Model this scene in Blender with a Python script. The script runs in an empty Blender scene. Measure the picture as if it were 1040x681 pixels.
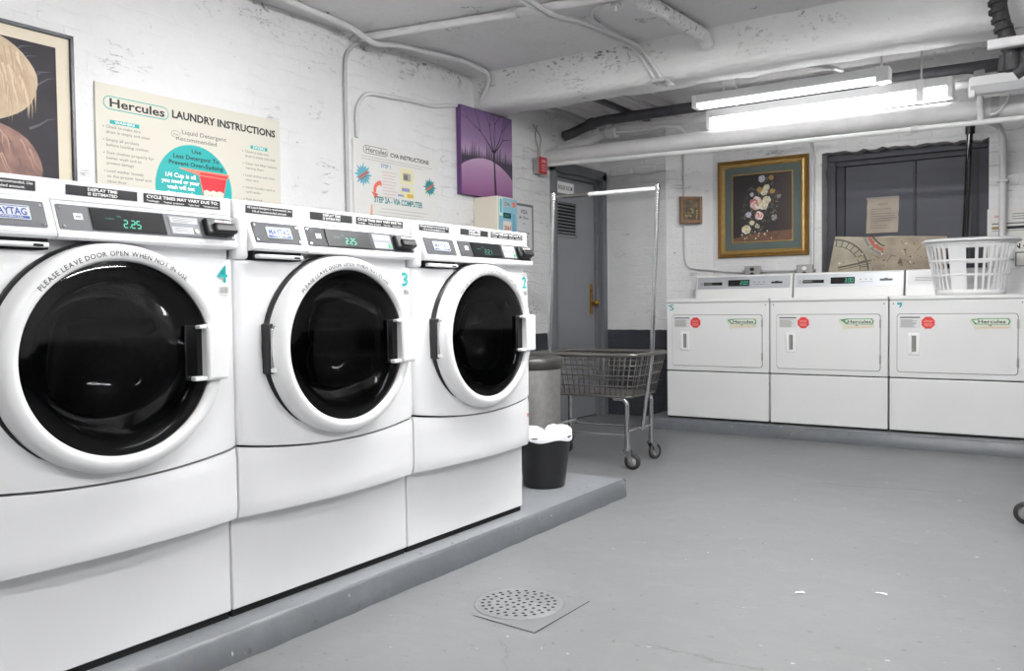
import bpy, bmesh, math, random
from mathutils import Matrix, Vector
R = math.radians
C = bpy.context.scene.collection
rnd = random.Random(7)

# ------------------------------------------------------------------ camera
cam_d = bpy.data.cameras.new('camera'); cam = bpy.data.objects.new('camera', cam_d); C.objects.link(cam)
cam_d.sensor_width = 36; cam_d.lens = 875.84 * 36 / 1040; cam_d.clip_start = 0.02
yaw, pit, rol = R(-33.9225), R(-1.94722), R(-0.71551)
fw = Vector((math.sin(yaw) * math.cos(pit), math.cos(yaw) * math.cos(pit), math.sin(pit)))
rt = Vector((math.cos(yaw), -math.sin(yaw), 0)); up = rt.cross(fw)
r2 = rt * math.cos(rol) + up * math.sin(rol); u2 = -rt * math.sin(rol) + up * math.cos(rol)
m = Matrix((r2, u2, -fw)).transposed().to_4x4(); m.translation = (0, 0, 1.0)
cam.matrix_world = m
bpy.context.scene.camera = cam
# ------------------------------------------------------------------ world, exposure
w = bpy.data.worlds.new('world'); bpy.context.scene.world = w; w.use_nodes = True
w.node_tree.nodes['Background'].inputs[0].default_value = (1, 1, 1, 1)
w.node_tree.nodes['Background'].inputs[1].default_value = 0.05
vs = bpy.context.scene.view_settings
vs.view_transform = 'Standard'; vs.look = 'None'; vs.gamma = 1; vs.use_curve_mapping = False
vs.exposure = 0.0
TUBE_FAR = 14.0      # emission of the tube by the back wall
TUBE_NEAR = 112.0     # emission of the entrance tubes and of the fill lamp added at right
TUBE_FILL = 98.0     # emission of the fill lamps added overhead, out of view
bpy.context.scene.cycles.use_denoising = True
bpy.context.scene.cycles.max_bounces = 10
bpy.context.scene.cycles.diffuse_bounces = 6
bpy.context.scene.cycles.caustics_reflective = False
bpy.context.scene.cycles.caustics_refractive = False

# ------------------------------------------------------------------ materials
def srgb(c):
    if isinstance(c, str):
        c = [int(c[i:i + 2], 16) / 255 for i in (0, 2, 4)]
    return tuple(x / 12.92 if x <= .04045 else ((x + .055) / 1.055) ** 2.4 for x in c) + (1,)
MATS = {}
def mat(name, col='808080', rough=.5, metal=0, emit=0, noise=0, nscale=30, bump=0, bscale=200, coat=0, spec=.5):
    if name in MATS: return MATS[name]
    M = bpy.data.materials.new(name); M.use_nodes = True; N = M.node_tree.nodes; Lk = M.node_tree.links
    b = N['Principled BSDF']; c = srgb(col)
    b.inputs['Base Color'].default_value = c; b.inputs['Roughness'].default_value = rough; b.inputs['Metallic'].default_value = metal
    b.inputs['Specular IOR Level'].default_value = spec; b.inputs['Coat Weight'].default_value = coat; b.inputs['Coat Roughness'].default_value = .08
    if emit:
        b.inputs['Emission Color'].default_value = c; b.inputs['Emission Strength'].default_value = emit
    tc = N.new('ShaderNodeTexCoord')
    if noise:
        t = N.new('ShaderNodeTexNoise'); t.inputs['Scale'].default_value = nscale; t.inputs['Detail'].default_value = 6
        Lk.new(tc.outputs['Object'], t.inputs['Vector'])
        mr = N.new('ShaderNodeMapRange'); mr.inputs[1].default_value = .3; mr.inputs[2].default_value = .7
        mr.inputs[3].default_value = 1 - noise; mr.inputs[4].default_value = 1 + noise * .5
        Lk.new(t.outputs[0], mr.inputs[0])
        mx = N.new('ShaderNodeMix'); mx.data_type = 'RGBA'; mx.blend_type = 'MULTIPLY'; mx.inputs[0].default_value = 1
        mx.inputs[6].default_value = c; Lk.new(mr.outputs[0], mx.inputs[7]); Lk.new(mx.outputs[2], b.inputs['Base Color'])
    if bump:
        t2 = N.new('ShaderNodeTexNoise'); t2.inputs['Scale'].default_value = bscale; t2.inputs['Detail'].default_value = 4
        Lk.new(tc.outputs['Object'], t2.inputs['Vector'])
        bp = N.new('ShaderNodeBump'); bp.inputs['Strength'].default_value = bump; bp.inputs['Distance'].default_value = .004
        Lk.new(t2.outputs[0], bp.inputs['Height']); Lk.new(bp.outputs[0], b.inputs['Normal'])
    MATS[name] = M
    return M

def nodes_of(name):
    M = bpy.data.materials.new(name); M.use_nodes = True
    MATS[name] = M
    return M, M.node_tree.nodes, M.node_tree.links
def math_n(N, L, op, a, b=None, c=None):
    n = N.new('ShaderNodeMath'); n.operation = op
    for i, v in enumerate((a, b, c)):
        if v is None: continue
        if isinstance(v, (int, float)): n.inputs[i].default_value = v
        else: L.new(v, n.inputs[i])
    return n.outputs[0]
def ramp(N, L, v, a, b, x=0., y=1.):
    n = N.new('ShaderNodeMapRange'); n.clamp = True
    for i, q in zip((1, 2, 3, 4), (a, b, x, y)): n.inputs[i].default_value = q
    L.new(v, n.inputs[0]); return n.outputs[0]
def noise(N, L, vec, scale, detail=5, rough=.55, dist=0):
    n = N.new('ShaderNodeTexNoise'); n.inputs['Scale'].default_value = scale; n.inputs['Detail'].default_value = detail
    n.inputs['Roughness'].default_value = rough; n.inputs['Distortion'].default_value = dist
    L.new(vec, n.inputs['Vector']); return n.outputs[0]
def mixc(N, L, f, a, b):
    n = N.new('ShaderNodeMix'); n.data_type = 'RGBA'
    if isinstance(f, (int, float)): n.inputs[0].default_value = f
    else: L.new(f, n.inputs[0])
    for i, v in ((6, a), (7, b)):
        if isinstance(v, tuple): n.inputs[i].default_value = v
        else: L.new(v, n.inputs[i])
    return n.outputs[2]
def scaled(N, L, vec, s):
    n = N.new('ShaderNodeVectorMath'); n.operation = 'MULTIPLY'; L.new(vec, n.inputs[0]); n.inputs[1].default_value = s
    return n.outputs[0]

def wall_material(name, base='dfdfdf', band=True, brick=.6, crack=.8, rubble=.5):
    """White painted brick and plaster, a dark painted dado band below 0.775."""
    M, N, L = nodes_of(name); b = N['Principled BSDF']
    g = N.new('ShaderNodeNewGeometry'); pos = g.outputs['Position']
    s = N.new('ShaderNodeSeparateXYZ'); L.new(pos, s.inputs[0])
    u = math_n(N, L, 'ADD', s.outputs[0], s.outputs[1])
    cb = N.new('ShaderNodeCombineXYZ'); L.new(u, cb.inputs[0]); L.new(s.outputs[2], cb.inputs[1])
    wob = N.new('ShaderNodeTexNoise'); wob.inputs['Scale'].default_value = 4; wob.inputs['Detail'].default_value = 3
    L.new(pos, wob.inputs['Vector'])
    va = N.new('ShaderNodeVectorMath'); va.operation = 'MULTIPLY_ADD'
    L.new(wob.outputs[1], va.inputs[0]); va.inputs[1].default_value = (.11, .10, 0); L.new(cb.outputs[0], va.inputs[2])
    bt = N.new('ShaderNodeTexBrick'); L.new(va.outputs[0], bt.inputs['Vector'])
    bt.inputs['Scale'].default_value = 1; bt.inputs['Brick Width'].default_value = .23; bt.inputs['Row Height'].default_value = .082
    bt.inputs['Mortar Size'].default_value = .008; bt.inputs['Mortar Smooth'].default_value = .9
    big = noise(N, L, scaled(N, L, pos, (1, 1, 1.7)), 4, 9, .66); fine = noise(N, L, pos, 38, 5, .6); patch = noise(N, L, pos, 1.3, 3)
    mort = math_n(N, L, 'MULTIPLY', bt.outputs['Fac'], ramp(N, L, patch, .40, .62, .05, 1))
    mort = math_n(N, L, 'MULTIPLY', mort, ramp(N, L, s.outputs[1], 3.2, 5.0, .38, 1))
    h = math_n(N, L, 'MULTIPLY', mort, -brick)
    h = math_n(N, L, 'MULTIPLY_ADD', big, rubble * 2.2, h)
    h = math_n(N, L, 'MULTIPLY_ADD', fine, .35, h)
    # dark open cracks and chips
    st = scaled(N, L, pos, (1.8, 1.8, 11))
    cr = noise(N, L, st, 1.7, 7, .62, .6)
    line = ramp(N, L, math_n(N, L, 'ABSOLUTE', math_n(N, L, 'SUBTRACT', cr, .5)), .0, .012, 1, 0)
    gate = ramp(N, L, noise(N, L, scaled(N, L, pos, (1, 1, 1.6)), 4.2, 5, .6), .585, .63)
    line = math_n(N, L, 'MULTIPLY', line, gate)
    chip = ramp(N, L, noise(N, L, scaled(N, L, pos, (1, 1, 1.8)), 19, 4, .6), .70, .73)
    chip = math_n(N, L, 'MULTIPLY', chip, ramp(N, L, noise(N, L, pos, 2.1, 2), .46, .56))
    joint = math_n(N, L, 'MULTIPLY', ramp(N, L, noise(N, L, scaled(N, L, pos, (1, 1, 1.5)), 24, 5, .65), .56, .62), math_n(N, L, 'MULTIPLY', ramp(N, L, s.outputs[2], 2.46, 2.64, 0, 1), ramp(N, L, noise(N, L, pos, 2.7, 3), .42, .56)))
    joint = math_n(N, L, 'MULTIPLY', joint, ramp(N, L, s.outputs[2], 2.652, 2.656, 1, .0))
    chip = math_n(N, L, 'MAXIMUM', chip, joint)
    dark = math_n(N, L, 'MULTIPLY', math_n(N, L, 'MAXIMUM', line, chip), crack)
    h = math_n(N, L, 'MULTIPLY_ADD', dark, -.6, h)
    bp = N.new('ShaderNodeBump'); bp.inputs['Strength'].default_value = .55; bp.inputs['Distance'].default_value = .02
    L.new(h, bp.inputs['Height']); L.new(bp.outputs[0], b.inputs['Normal'])
    dirt = ramp(N, L, noise(N, L, pos, 2.4, 6, .65), .35, .7, 0, .16)
    col = mixc(N, L, dirt, srgb(base), srgb('aaa8a6'))
    col = mixc(N, L, dark, col, srgb('4a4848'))
    if band:
        zz = math_n(N, L, 'MULTIPLY_ADD', noise(N, L, pos, 22, 2), .012, s.outputs[2])
        bf = ramp(N, L, zz, .779, .783, 1, 0)
        col = mixc(N, L, bf, col, srgb('34363d'))
    L.new(col, b.inputs['Base Color']); b.inputs['Roughness'].default_value = .5
    return M

def floor_material(name, base='7b7c7d', cracks=(), dark=.5):
    M, N, L = nodes_of(name); b = N['Principled BSDF']
    g = N.new('ShaderNodeNewGeometry'); pos = g.outputs['Position']
    n1 = noise(N, L, pos, 1.1, 6, .6); n2 = noise(N, L, pos, 9, 6, .65); n3 = noise(N, L, pos, 60, 4, .6)
    col = mixc(N, L, ramp(N, L, n1, .35, .7, 0, .6), srgb(base), srgb('6c6d6e') if dark == .5 else srgb('65686b'))
    col = mixc(N, L, ramp(N, L, n2, .5, .75, 0, .35), col, srgb('898a8a') if dark == .5 else srgb('7c7f82'))
    sm = scaled(N, L, pos, (7, 26, 10))
    scuff = math_n(N, L, 'MULTIPLY', ramp(N, L, noise(N, L, sm, 1.2, 8, .74), .56, .68), ramp(N, L, noise(N, L, pos, 2.2, 3), .42, .56))
    col = mixc(N, L, math_n(N, L, 'MULTIPLY', scuff, dark), col, srgb('6f6b66'))
    spot = ramp(N, L, noise(N, L, scaled(N, L, pos, (1, 1.4, 1)), 26, 3, .55), .67, .70)
    col = mixc(N, L, math_n(N, L, 'MULTIPLY', spot, dark * 1.3), col, srgb('585552'))
    lit = ramp(N, L, noise(N, L, scaled(N, L, pos, (1, 1.7, 1)), 23, 3, .5), .72, .75)
    col = mixc(N, L, math_n(N, L, 'MULTIPLY', lit, .6), col, srgb('d6d6d6'))
    s = N.new('ShaderNodeSeparateXYZ'); L.new(pos, s.inputs[0])
    h = math_n(N, L, 'MULTIPLY_ADD', n2, .5, math_n(N, L, 'MULTIPLY', n3, .25))
    wob = math_n(N, L, 'MULTIPLY', math_n(N, L, 'SUBTRACT', noise(N, L, pos, 6, 6, .7), .5), .16)
    for (x0, y0, x1, y1, wd, stren) in cracks:
        l = math.hypot(x1 - x0, y1 - y0); dx, dy = (x1 - x0) / l, (y1 - y0) / l
        px = math_n(N, L, 'SUBTRACT', s.outputs[0], x0); py = math_n(N, L, 'SUBTRACT', s.outputs[1], y0)
        t = math_n(N, L, 'ADD', math_n(N, L, 'MULTIPLY', px, dx), math_n(N, L, 'MULTIPLY', py, dy))
        q = math_n(N, L, 'ADD', math_n(N, L, 'MULTIPLY', px, -dy), math_n(N, L, 'MULTIPLY', py, dx))
        q = math_n(N, L, 'ABSOLUTE', math_n(N, L, 'ADD', q, wob))
        f = math_n(N, L, 'MULTIPLY', ramp(N, L, q, 0, wd, 1, 0), math_n(N, L, 'MULTIPLY', ramp(N, L, t, 0, .08), ramp(N, L, t, l - .15, l, 1, 0)))
        f = math_n(N, L, 'MULTIPLY', f, ramp(N, L, n3, .35, .6, .3, 1))
        col = mixc(N, L, math_n(N, L, 'MULTIPLY', f, stren), col, srgb('5d5b58'))
        h = math_n(N, L, 'MULTIPLY_ADD', f, -.8, h)
    bp = N.new('ShaderNodeBump'); bp.inputs['Strength'].default_value = .35; bp.inputs['Distance'].default_value = .006
    L.new(h, bp.inputs['Height']); L.new(bp.outputs[0], b.inputs['Normal'])
    L.new(col, b.inputs['Base Color']); b.inputs['Roughness'].default_value = .42
    return M

def glass_material(name, tint=.10):
    M, N, L = nodes_of(name)
    for n in list(N):
        if n.type == 'BSDF_PRINCIPLED': N.remove(n)
    out = [n for n in N if n.type == 'OUTPUT_MATERIAL'][0]
    tr = N.new('ShaderNodeBsdfTransparent'); tr.inputs[0].default_value = (tint, tint, tint * 1.02, 1)
    gl = N.new('ShaderNodeBsdfGlossy'); gl.inputs['Roughness'].default_value = .04
    fr = N.new('ShaderNodeFresnel'); fr.inputs[0].default_value = 1.42
    mx = N.new('ShaderNodeMixShader'); L.new(fr.outputs[0], mx.inputs[0]); L.new(tr.outputs[0], mx.inputs[1]); L.new(gl.outputs[0], mx.inputs[2])
    L.new(mx.outputs[0], out.inputs[0])
    return M

def ramp_material(name, axis, stops, rough=.6, nz=.0, lo=0., hi=1.):
    """Colour along one object axis (printed or painted picture)."""
    M, N, L = nodes_of(name); b = N['Principled BSDF']
    tc = N.new('ShaderNodeTexCoord'); s = N.new('ShaderNodeSeparateXYZ'); L.new(tc.outputs['Object'], s.inputs[0])
    v = ramp(N, L, s.outputs[axis], lo, hi)
    if nz:
        v = math_n(N, L, 'MULTIPLY_ADD', math_n(N, L, 'SUBTRACT', noise(N, L, scaled(N, L, tc.outputs['Object'], (3, 3, 9)), 3, 5), .5), nz, v)
    cr = N.new('ShaderNodeValToRGB'); L.new(v, cr.inputs[0])
    els = cr.color_ramp.elements
    while len(els) < len(stops): els.new(.5)
    for e, (p, c) in zip(els, stops): e.position = p; e.color = srgb(c)
    L.new(cr.outputs[0], b.inputs['Base Color']); b.inputs['Roughness'].default_value = rough
    return M

WALL = wall_material('painted_brick')
WALL_PLAIN = wall_material('painted_plaster', 'dedede', brick=.25, rubble=.7)
ROUGH = wall_material('rough_plaster_reveal', 'b3b2b2', band=False, brick=.1, rubble=1.4, crack=.6)
CEIL = wall_material('painted_ceiling', 'd8d7d8', band=False, brick=0, rubble=.9, crack=.9)
BEAM = wall_material('painted_beam', 'dededd', band=False, brick=0, rubble=1.1, crack=.8)
FLOOR = floor_material('painted_concrete', cracks=((-1.30, 4.86, -.55, 4.98, .016, .9), (-1.10, 2.3, -.42, 2.28, .014, 1), (-1.50, 2.12, -1.30, 1.9, .008, .7), (-1.9, 5.9, -.9, 5.7, .008, .5)))
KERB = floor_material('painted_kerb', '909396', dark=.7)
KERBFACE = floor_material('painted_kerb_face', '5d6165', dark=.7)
ENAMEL = mat('white_enamel', 'e9e9ea', .28, coat=.3, noise=.02, nscale=3)
ENAMEL2 = mat('dryer_enamel', 'e3e3e2', .32, coat=.2, noise=.02, nscale=3)
RINGW = mat('white_plastic', 'ececec', .33)
BLACK = mat('black_plastic', '131315', .4)
BLACKG = mat('black_gloss', '0b0b0d', .12)
GAP = mat('dark_gap', '08080a', .8)
GREYP = mat('grey_panel', '6a6b6e', .6, spec=.25)
DISP = mat('display_window', '0d0e10', .35, spec=.12)
SILVER = mat('silver_panel', 'b9bcc0', .38, metal=.4)
CHROME = mat('chrome', 'c9c9cb', .2, metal=1)
STEEL = mat('brushed_steel', 'a9a7a4', .34, metal=1, noise=.15, nscale=40)
WIRE = mat('zinc_wire', '75736f', .42, metal=.85)
GALV = mat('galvanised', 'a8a6a4', .5, metal=.5)
TEAL = mat('teal_print', '10a3a1', .5)
TEALG = mat('teal_display', '5fc9a8', .5, emit=.12, spec=.1)
TEALD = mat('teal_display_dim', '4f8a7a', .5, emit=.05, spec=.1)
LABP = mat('label_paper', 'cfd1d3', .6, spec=.2)
WHITE = mat('white_print', 'f0f0ee', .5)
INK = mat('black_print', '1c1c20', .6)
INKG = mat('grey_print', '6f6d6b', .6)
CREAM = mat('cream_board', 'd2cec1', .5, spec=.2)
PAPERW = mat('white_board', 'dbdad6', .5, spec=.2)
RED = mat('red_print', 'cf2a36', .5)
SALMON = mat('salmon_print', 'e0705c', .5)
NAVY = mat('navy_print', '2b4a8c', .5)
GLASS = glass_material('door_glass', .36)
GLASSIN = glass_material('door_glass_bowl', .8)
TUBE = mat('lit_tube', 'ffffff', .5, emit=TUBE_FAR)
TUBEM = mat('added_fill_tube', 'ffffff', .5, emit=TUBE_FILL)
TUBEN = mat('lit_tube_aisle', 'ffffff', .5, emit=TUBE_NEAR)
PIPEW = mat('pipe_white_paint', 'd2d1d1', .45, bump=.25, bscale=40, noise=.06, nscale=12)
PIPEG = mat('pipe_grey_paint', 'b5b4b5', .5, bump=.3, bscale=40, noise=.08, nscale=12)
PIPED = mat('pipe_dark', '57565b', .5, noise=.25, nscale=14, bump=.3, bscale=60)
LAG = mat('black_lagging', '2c2b2d', .7, noise=.4, nscale=25, bump=.8, bscale=50)
DOORG = mat('door_grey_paint', '898b8f', .42, noise=.05, nscale=5)
FRAMEG = mat('door_frame_paint', '6c6e73', .45, noise=.08, nscale=8)
NICHE = mat('slate_door_paint', '3e3f49', .5, noise=.1, nscale=4)
NICHED = mat('slate_frame_paint', '32323a', .55, noise=.12, nscale=6)
GOLD = mat('gold_leaf', 'b8965a', .38, metal=.5, noise=.15, nscale=25)
GOLDD = mat('gold_dark', '80602c', .42, metal=.5, noise=.15, nscale=25)
BRASS = mat('brass', 'a5813f', .3, metal=1)
MATG = mat('green_mount', '5c6763', .8, spec=.2)
WOOD = mat('brown_wood', '8a6a50', .5, noise=.2, nscale=20)
RUBBER = mat('rubber', '2b2a2b', .6)
BASKETW = mat('white_polythene', 'e6e6e6', .4)

# ------------------------------------------------------------------ mesh builder
_txt = {}
def text_geo(s, bold):
    k = (s, bold)
    if k not in _txt:
        cu = bpy.data.curves.new('t', 'FONT'); cu.body = s; cu.size = 1; cu.resolution_u = 2; cu.offset = bold
        o = bpy.data.objects.new('t', cu); me = bpy.data.meshes.new_from_object(o)
        vs_ = [v.co.copy() for v in me.vertices]; fs = [tuple(p.vertices) for p in me.polygons]
        bpy.data.objects.remove(o); bpy.data.curves.remove(cu); bpy.data.meshes.remove(me)
        x0 = min((v.x for v in vs_), default=0); x1 = max((v.x for v in vs_), default=0)
        _txt[k] = (vs_, fs, x0, x1)
    return _txt[k]

class MB:
    def __init__(s):
        s.bm = bmesh.new(); s.mats = []; s.st = [Matrix.Identity(4)]
    def push(s, M): s.st.append(s.st[-1] @ M); return s
    def pop(s): s.st.pop(); return s
    def mi(s, m):
        if m not in s.mats: s.mats.append(m)
        return s.mats.index(m)
    def raw(s, verts, faces, m, smooth=False):
        T = s.st[-1]; i = s.mi(m); bv = [s.bm.verts.new(T @ Vector(v)) for v in verts]
        out = []
        for f in faces:
            if len(set(f)) < 3: continue
            try: q = s.bm.faces.new([bv[k] for k in f])
            except ValueError: continue
            q.material_index = i; q.smooth = smooth; out.append(q)
        return bv, out
    def box(s, x0, x1, y0, y1, z0, z1, m, bev=0, seg=2):
        if x1 < x0: x0, x1 = x1, x0
        if y1 < y0: y0, y1 = y1, y0
        if z1 < z0: z0, z1 = z1, z0
        V = [(x, y, z) for z in (z0, z1) for y in (y0, y1) for x in (x0, x1)]
        F = [(0, 2, 3, 1), (4, 5, 7, 6), (0, 1, 5, 4), (2, 6, 7, 3), (0, 4, 6, 2), (1, 3, 7, 5)]
        bv, fs = s.raw(V, F, m)
        if bev:
            es = list({e for f in fs for e in f.edges})
            r = bmesh.ops.bevel(s.bm, geom=es, offset=bev, segments=seg, profile=.5, affect='EDGES', clamp_overlap=True)
            for f in r['faces']: f.smooth = True; f.material_index = s.mi(m)
        return s
    def ring_sweep(s, rings, m, smooth=True, closed=False, caps=True, ringclosed=True):
        n = len(rings[0]); V = [p for r in rings for p in r]; F = []
        k = len(rings)
        for i in range(k if closed else k - 1):
            a, b = i * n, ((i + 1) % k) * n
            for j in range(n if ringclosed else n - 1):
                F.append((a + j, a + (j + 1) % n, b + (j + 1) % n, b + j))
        s.raw(V, F, m, smooth)
        if caps and not closed:
            s.raw(rings[0], [tuple(range(n))[::-1]], m); s.raw(rings[-1], [tuple(range(n))], m)
        return s
    def cyl(s, p0, p1, r0, m, r1=None, seg=16, caps=True):
        return s.tube([p0, p1], r0, m, seg, r1=r1, caps=caps)
    def tube(s, pts, r, m, seg=10, closed=False, fillet=0, r1=None, caps=True, fs=5):
        P = [Vector(p) for p in pts]
        if fillet and len(P) > 2:
            Q = [P[0]] if not closed else []
            rng = range(1, len(P) - 1) if not closed else range(len(P))
            for i in rng:
                a, b, c = P[i - 1], P[i], P[(i + 1) % len(P)]
                d1, d2 = a - b, c - b
                f = min(fillet, d1.length * .49, d2.length * .49)
                q0, q1 = b + d1.normalized() * f, b + d2.normalized() * f
                for k in range(fs + 1):
                    t = k / fs; Q.append((1 - t) ** 2 * q0 + 2 * t * (1 - t) * b + t * t * q1)
            if not closed: Q.append(P[-1])
            P = Q
        n = len(P); rings = []; N = None
        for i in range(n):
            if closed: T = P[(i + 1) % n] - P[i - 1]
            elif i == 0: T = P[1] - P[0]
            elif i == n - 1: T = P[-1] - P[-2]
            else: T = (P[i + 1] - P[i]).normalized() + (P[i] - P[i - 1]).normalized()
            T.normalize()
            if N is None:
                N = T.orthogonal()
                for ax in (Vector((0, 0, 1)), Vector((0, 1, 0))):
                    if abs(T.dot(ax)) < .9: N = (ax - T * ax.dot(T)); break
            else: N = N - T * N.dot(T)
            N.normalize(); B = T.cross(N)
            rr = r if r1 is None else r + (r1 - r) * i / max(1, n - 1)
            rings.append([P[i] + (N * math.cos(2 * math.pi * j / seg) + B * math.sin(2 * math.pi * j / seg)) * rr for j in range(seg)])
        return s.ring_sweep(rings, m, True, closed, caps)
    def lathe(s, prof, m, seg=32, axis='z', sx=1, sy=1, o=(0, 0, 0), smooth=True, a0=0, a1=2 * math.pi):
        full = abs(a1 - a0 - 2 * math.pi) < 1e-6; k = seg if full else seg + 1
        V = []; F = []; n = len(prof)
        for i in range(k):
            a = a0 + (a1 - a0) * i / seg; c, q = math.cos(a), math.sin(a)
            for r, h in prof:
                V.append((o[0] + r * c * sx, o[1] + r * q * sy, o[2] + h) if axis == 'z' else (o[0] + r * c * sx, o[1] + h, o[2] + r * q * sy))
        for i in range(seg):
            a, b = i * n, ((i + 1) % k) * n
            for j in range(n - 1): F.append((a + j, b + j, b + j + 1, a + j + 1))
        s.raw(V, F, m, smooth); return s
    def poly(s, pts, y, m, h=0):
        """flat polygon in the xz plane at y; h > 0 gives it thickness towards the viewer (-y)"""
        n = len(pts)
        if h:
            V = [(p[0], y, p[1]) for p in pts] + [(p[0], y - h, p[1]) for p in pts]
            F = [tuple(range(n, 2 * n))] + [(i, (i + 1) % n, n + (i + 1) % n, n + i) for i in range(n)]
            s.raw(V, F, m)
        else: s.raw([(p[0], y, p[1]) for p in pts], [tuple(range(n))], m)
        return s
    def rect(s, x0, x1, z0, z1, y, m, h=0): return s.poly([(x0, z0), (x1, z0), (x1, z1), (x0, z1)], y, m, h)
    def disc(s, x, z, r, y, m, h=0, rz=None, seg=28, a0=0, a1=2 * math.pi):
        rz = rz or r
        k = seg if a1 - a0 > 6.28 else seg + 1
        return s.poly([(x + r * math.cos(a0 + (a1 - a0) * i / seg), z + rz * math.sin(a0 + (a1 - a0) * i / seg)) for i in range(k)], y, m, h)
    def rrect(s, x0, x1, z0, z1, r, y, m, h=0, seg=5):
        P = []
        for cx, cz, a in ((x1 - r, z0 + r, -90), (x1 - r, z1 - r, 0), (x0 + r, z1 - r, 90), (x0 + r, z0 + r, 180)):
            for i in range(seg + 1):
                t = R(a + 90 * i / seg); P.append((cx + r * math.cos(t), cz + r * math.sin(t)))
        s.poly(P, y, m, h); return P
    def line(s, x0, z0, x1, z1, wd, y, m, w1=None):
        dx, dz = x1 - x0, z1 - z0; l = math.hypot(dx, dz) or 1; nx, nz = -dz / l / 2, dx / l / 2; w1 = wd if w1 is None else w1
        return s.poly([(x0 - nx * wd, z0 - nz * wd), (x1 - nx * w1, z1 - nz * w1), (x1 + nx * w1, z1 + nz * w1), (x0 + nx * wd, z0 + nz * wd)], y, m)
    def text(s, t, x, z, size, y, m, bold=0, width=None, align='l'):
        """lettering in the xz plane; size = cap height"""
        vs_, fs, x0, x1 = text_geo(t, bold); k = size / .70; sx = k
        if width: sx = width / max(1e-6, x1 - x0)
        W = (x1 - x0) * sx; ox = x - (0 if align == 'l' else W / 2 if align == 'c' else W)
        s.raw([(ox + (v.x - x0) * sx, y, z + v.y * k) for v in vs_], fs, m); return s
    def arc_text(s, t, cx, cz, r, size, y, m, mid=90, step=None, sx=1, bold=0):
        k = size / .70; n = len(t); adv = []
        for ch in t:
            if ch == ' ': adv.append(.35); continue
            v = text_geo(ch, bold); adv.append(v[3] - v[2] + .12)
        tot = sum(adv) * k; a = R(mid) + tot / r / 2
        for ch, ad in zip(t, adv):
            am = a - ad * k / r / 2
            if ch != ' ':
                vs_, fs, x0, x1 = text_geo(ch, bold); c = (x0 + x1) / 2; V = []
                for v in vs_:
                    lx, lz = (v.x - c) * k, v.y * k
                    px = (r + lz) * math.cos(am) + lx * math.sin(am); pz = (r + lz) * math.sin(am) - lx * math.cos(am)
                    V.append((cx + px * sx, y, cz + pz))
                s.raw(V, fs, m)
            a -= ad * k / r
        return s
    def build(s, name, parent=None, normals=True, sharp=None):
        if normals and len(s.bm.faces): bmesh.ops.recalc_face_normals(s.bm, faces=s.bm.faces[:])
        me = bpy.data.meshes.new(name); s.bm.to_mesh(me); s.bm.free()
        for mm in s.mats: me.materials.append(mm)
        o = bpy.data.objects.new(name, me); C.objects.link(o)
        if parent: o.parent = parent
        return o

def tag(o, label=None, cat=None, group=None, kind=None):
    if label: o['label'] = label
    if cat: o['category'] = cat
    if group: o['group'] = group
    if kind: o['kind'] = kind
    return o
def empty(name, loc, rz=0, label=None, cat=None, group=None, kind=None, rx=0, ry=0):
    o = bpy.data.objects.new(name, None); C.objects.link(o); o.location = loc; o.rotation_euler = (rx, ry, rz); o.empty_display_size = .1
    return tag(o, label, cat, group, kind)
def shift(x=0, y=0, z=0): return Matrix.Translation((x, y, z))
LEFT = R(90)        # rotation of a thing facing +X (on the left wall)

# ------------------------------------------------------------------ the setting
XW, YB, ZC = -3.74, 7.30, 2.66
XR, YF = 3.2, -2.6
def grid_wall(name, p0, p1, z0, z1, m, amp=0.0, nu=2, nv=2, kind='structure', seed=1):
    b = MB(); rr = random.Random(seed); V = []; F = []
    d = Vector((p1[0] - p0[0], p1[1] - p0[1], 0)); nn = Vector((d.y, -d.x, 0)).normalized()
    for j in range(nv + 1):
        for i in range(nu + 1):
            q = Vector((p0[0], p0[1], z0)) + d * (i / nu) + Vector((0, 0, (z1 - z0) * j / nv))
            if amp and 0 < i < nu: q += nn * rr.uniform(-amp, amp)
            V.append(q)
    for j in range(nv):
        for i in range(nu):
            a = j * (nu + 1) + i; F.append((a, a + 1, a + nu + 2, a + nu + 1))
    b.raw(V, F, m, True)
    return b
# floor
b = MB(); b.raw([(XW - .4, YF, 0), (XR, YF, 0), (XR, YB + .6, 0), (XW - .4, YB + .6, 0)], [(0, 1, 2, 3)], FLOOR)
tag(b.build('floor', normals=False), kind='structure')
b = MB(); b.box(XW - .4, XR, YF, YB + .6, ZC, ZC + .12, CEIL); tag(b.build('ceiling'), kind='structure')
# left wall with the doorway opening
DY0, DY1, DZ = 6.20, 7.00, 2.13
b = MB()
b.box(XW - .3, XW, YF, DY0 - .05, 0, ZC, WALL); b.box(XW - .3, XW, DY0 - .05, DY1 + .04, DZ + .05, ZC, WALL)
tag(b.build('wall_left'), kind='structure')
b = MB(); b.box(XW - .3, -3.1, 7.05, YB + .3, 0, ZC, WALL)        # pier right of the doorway
b.raw([(-3.1, 7.05, 0), (-2.77, 7.30, 0), (-2.77, 7.30, ZC), (-3.1, 7.05, ZC)], [(0, 1, 2, 3)], WALL_PLAIN)
tag(b.build('wall_corner_pier', normals=False), kind='structure')
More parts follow.
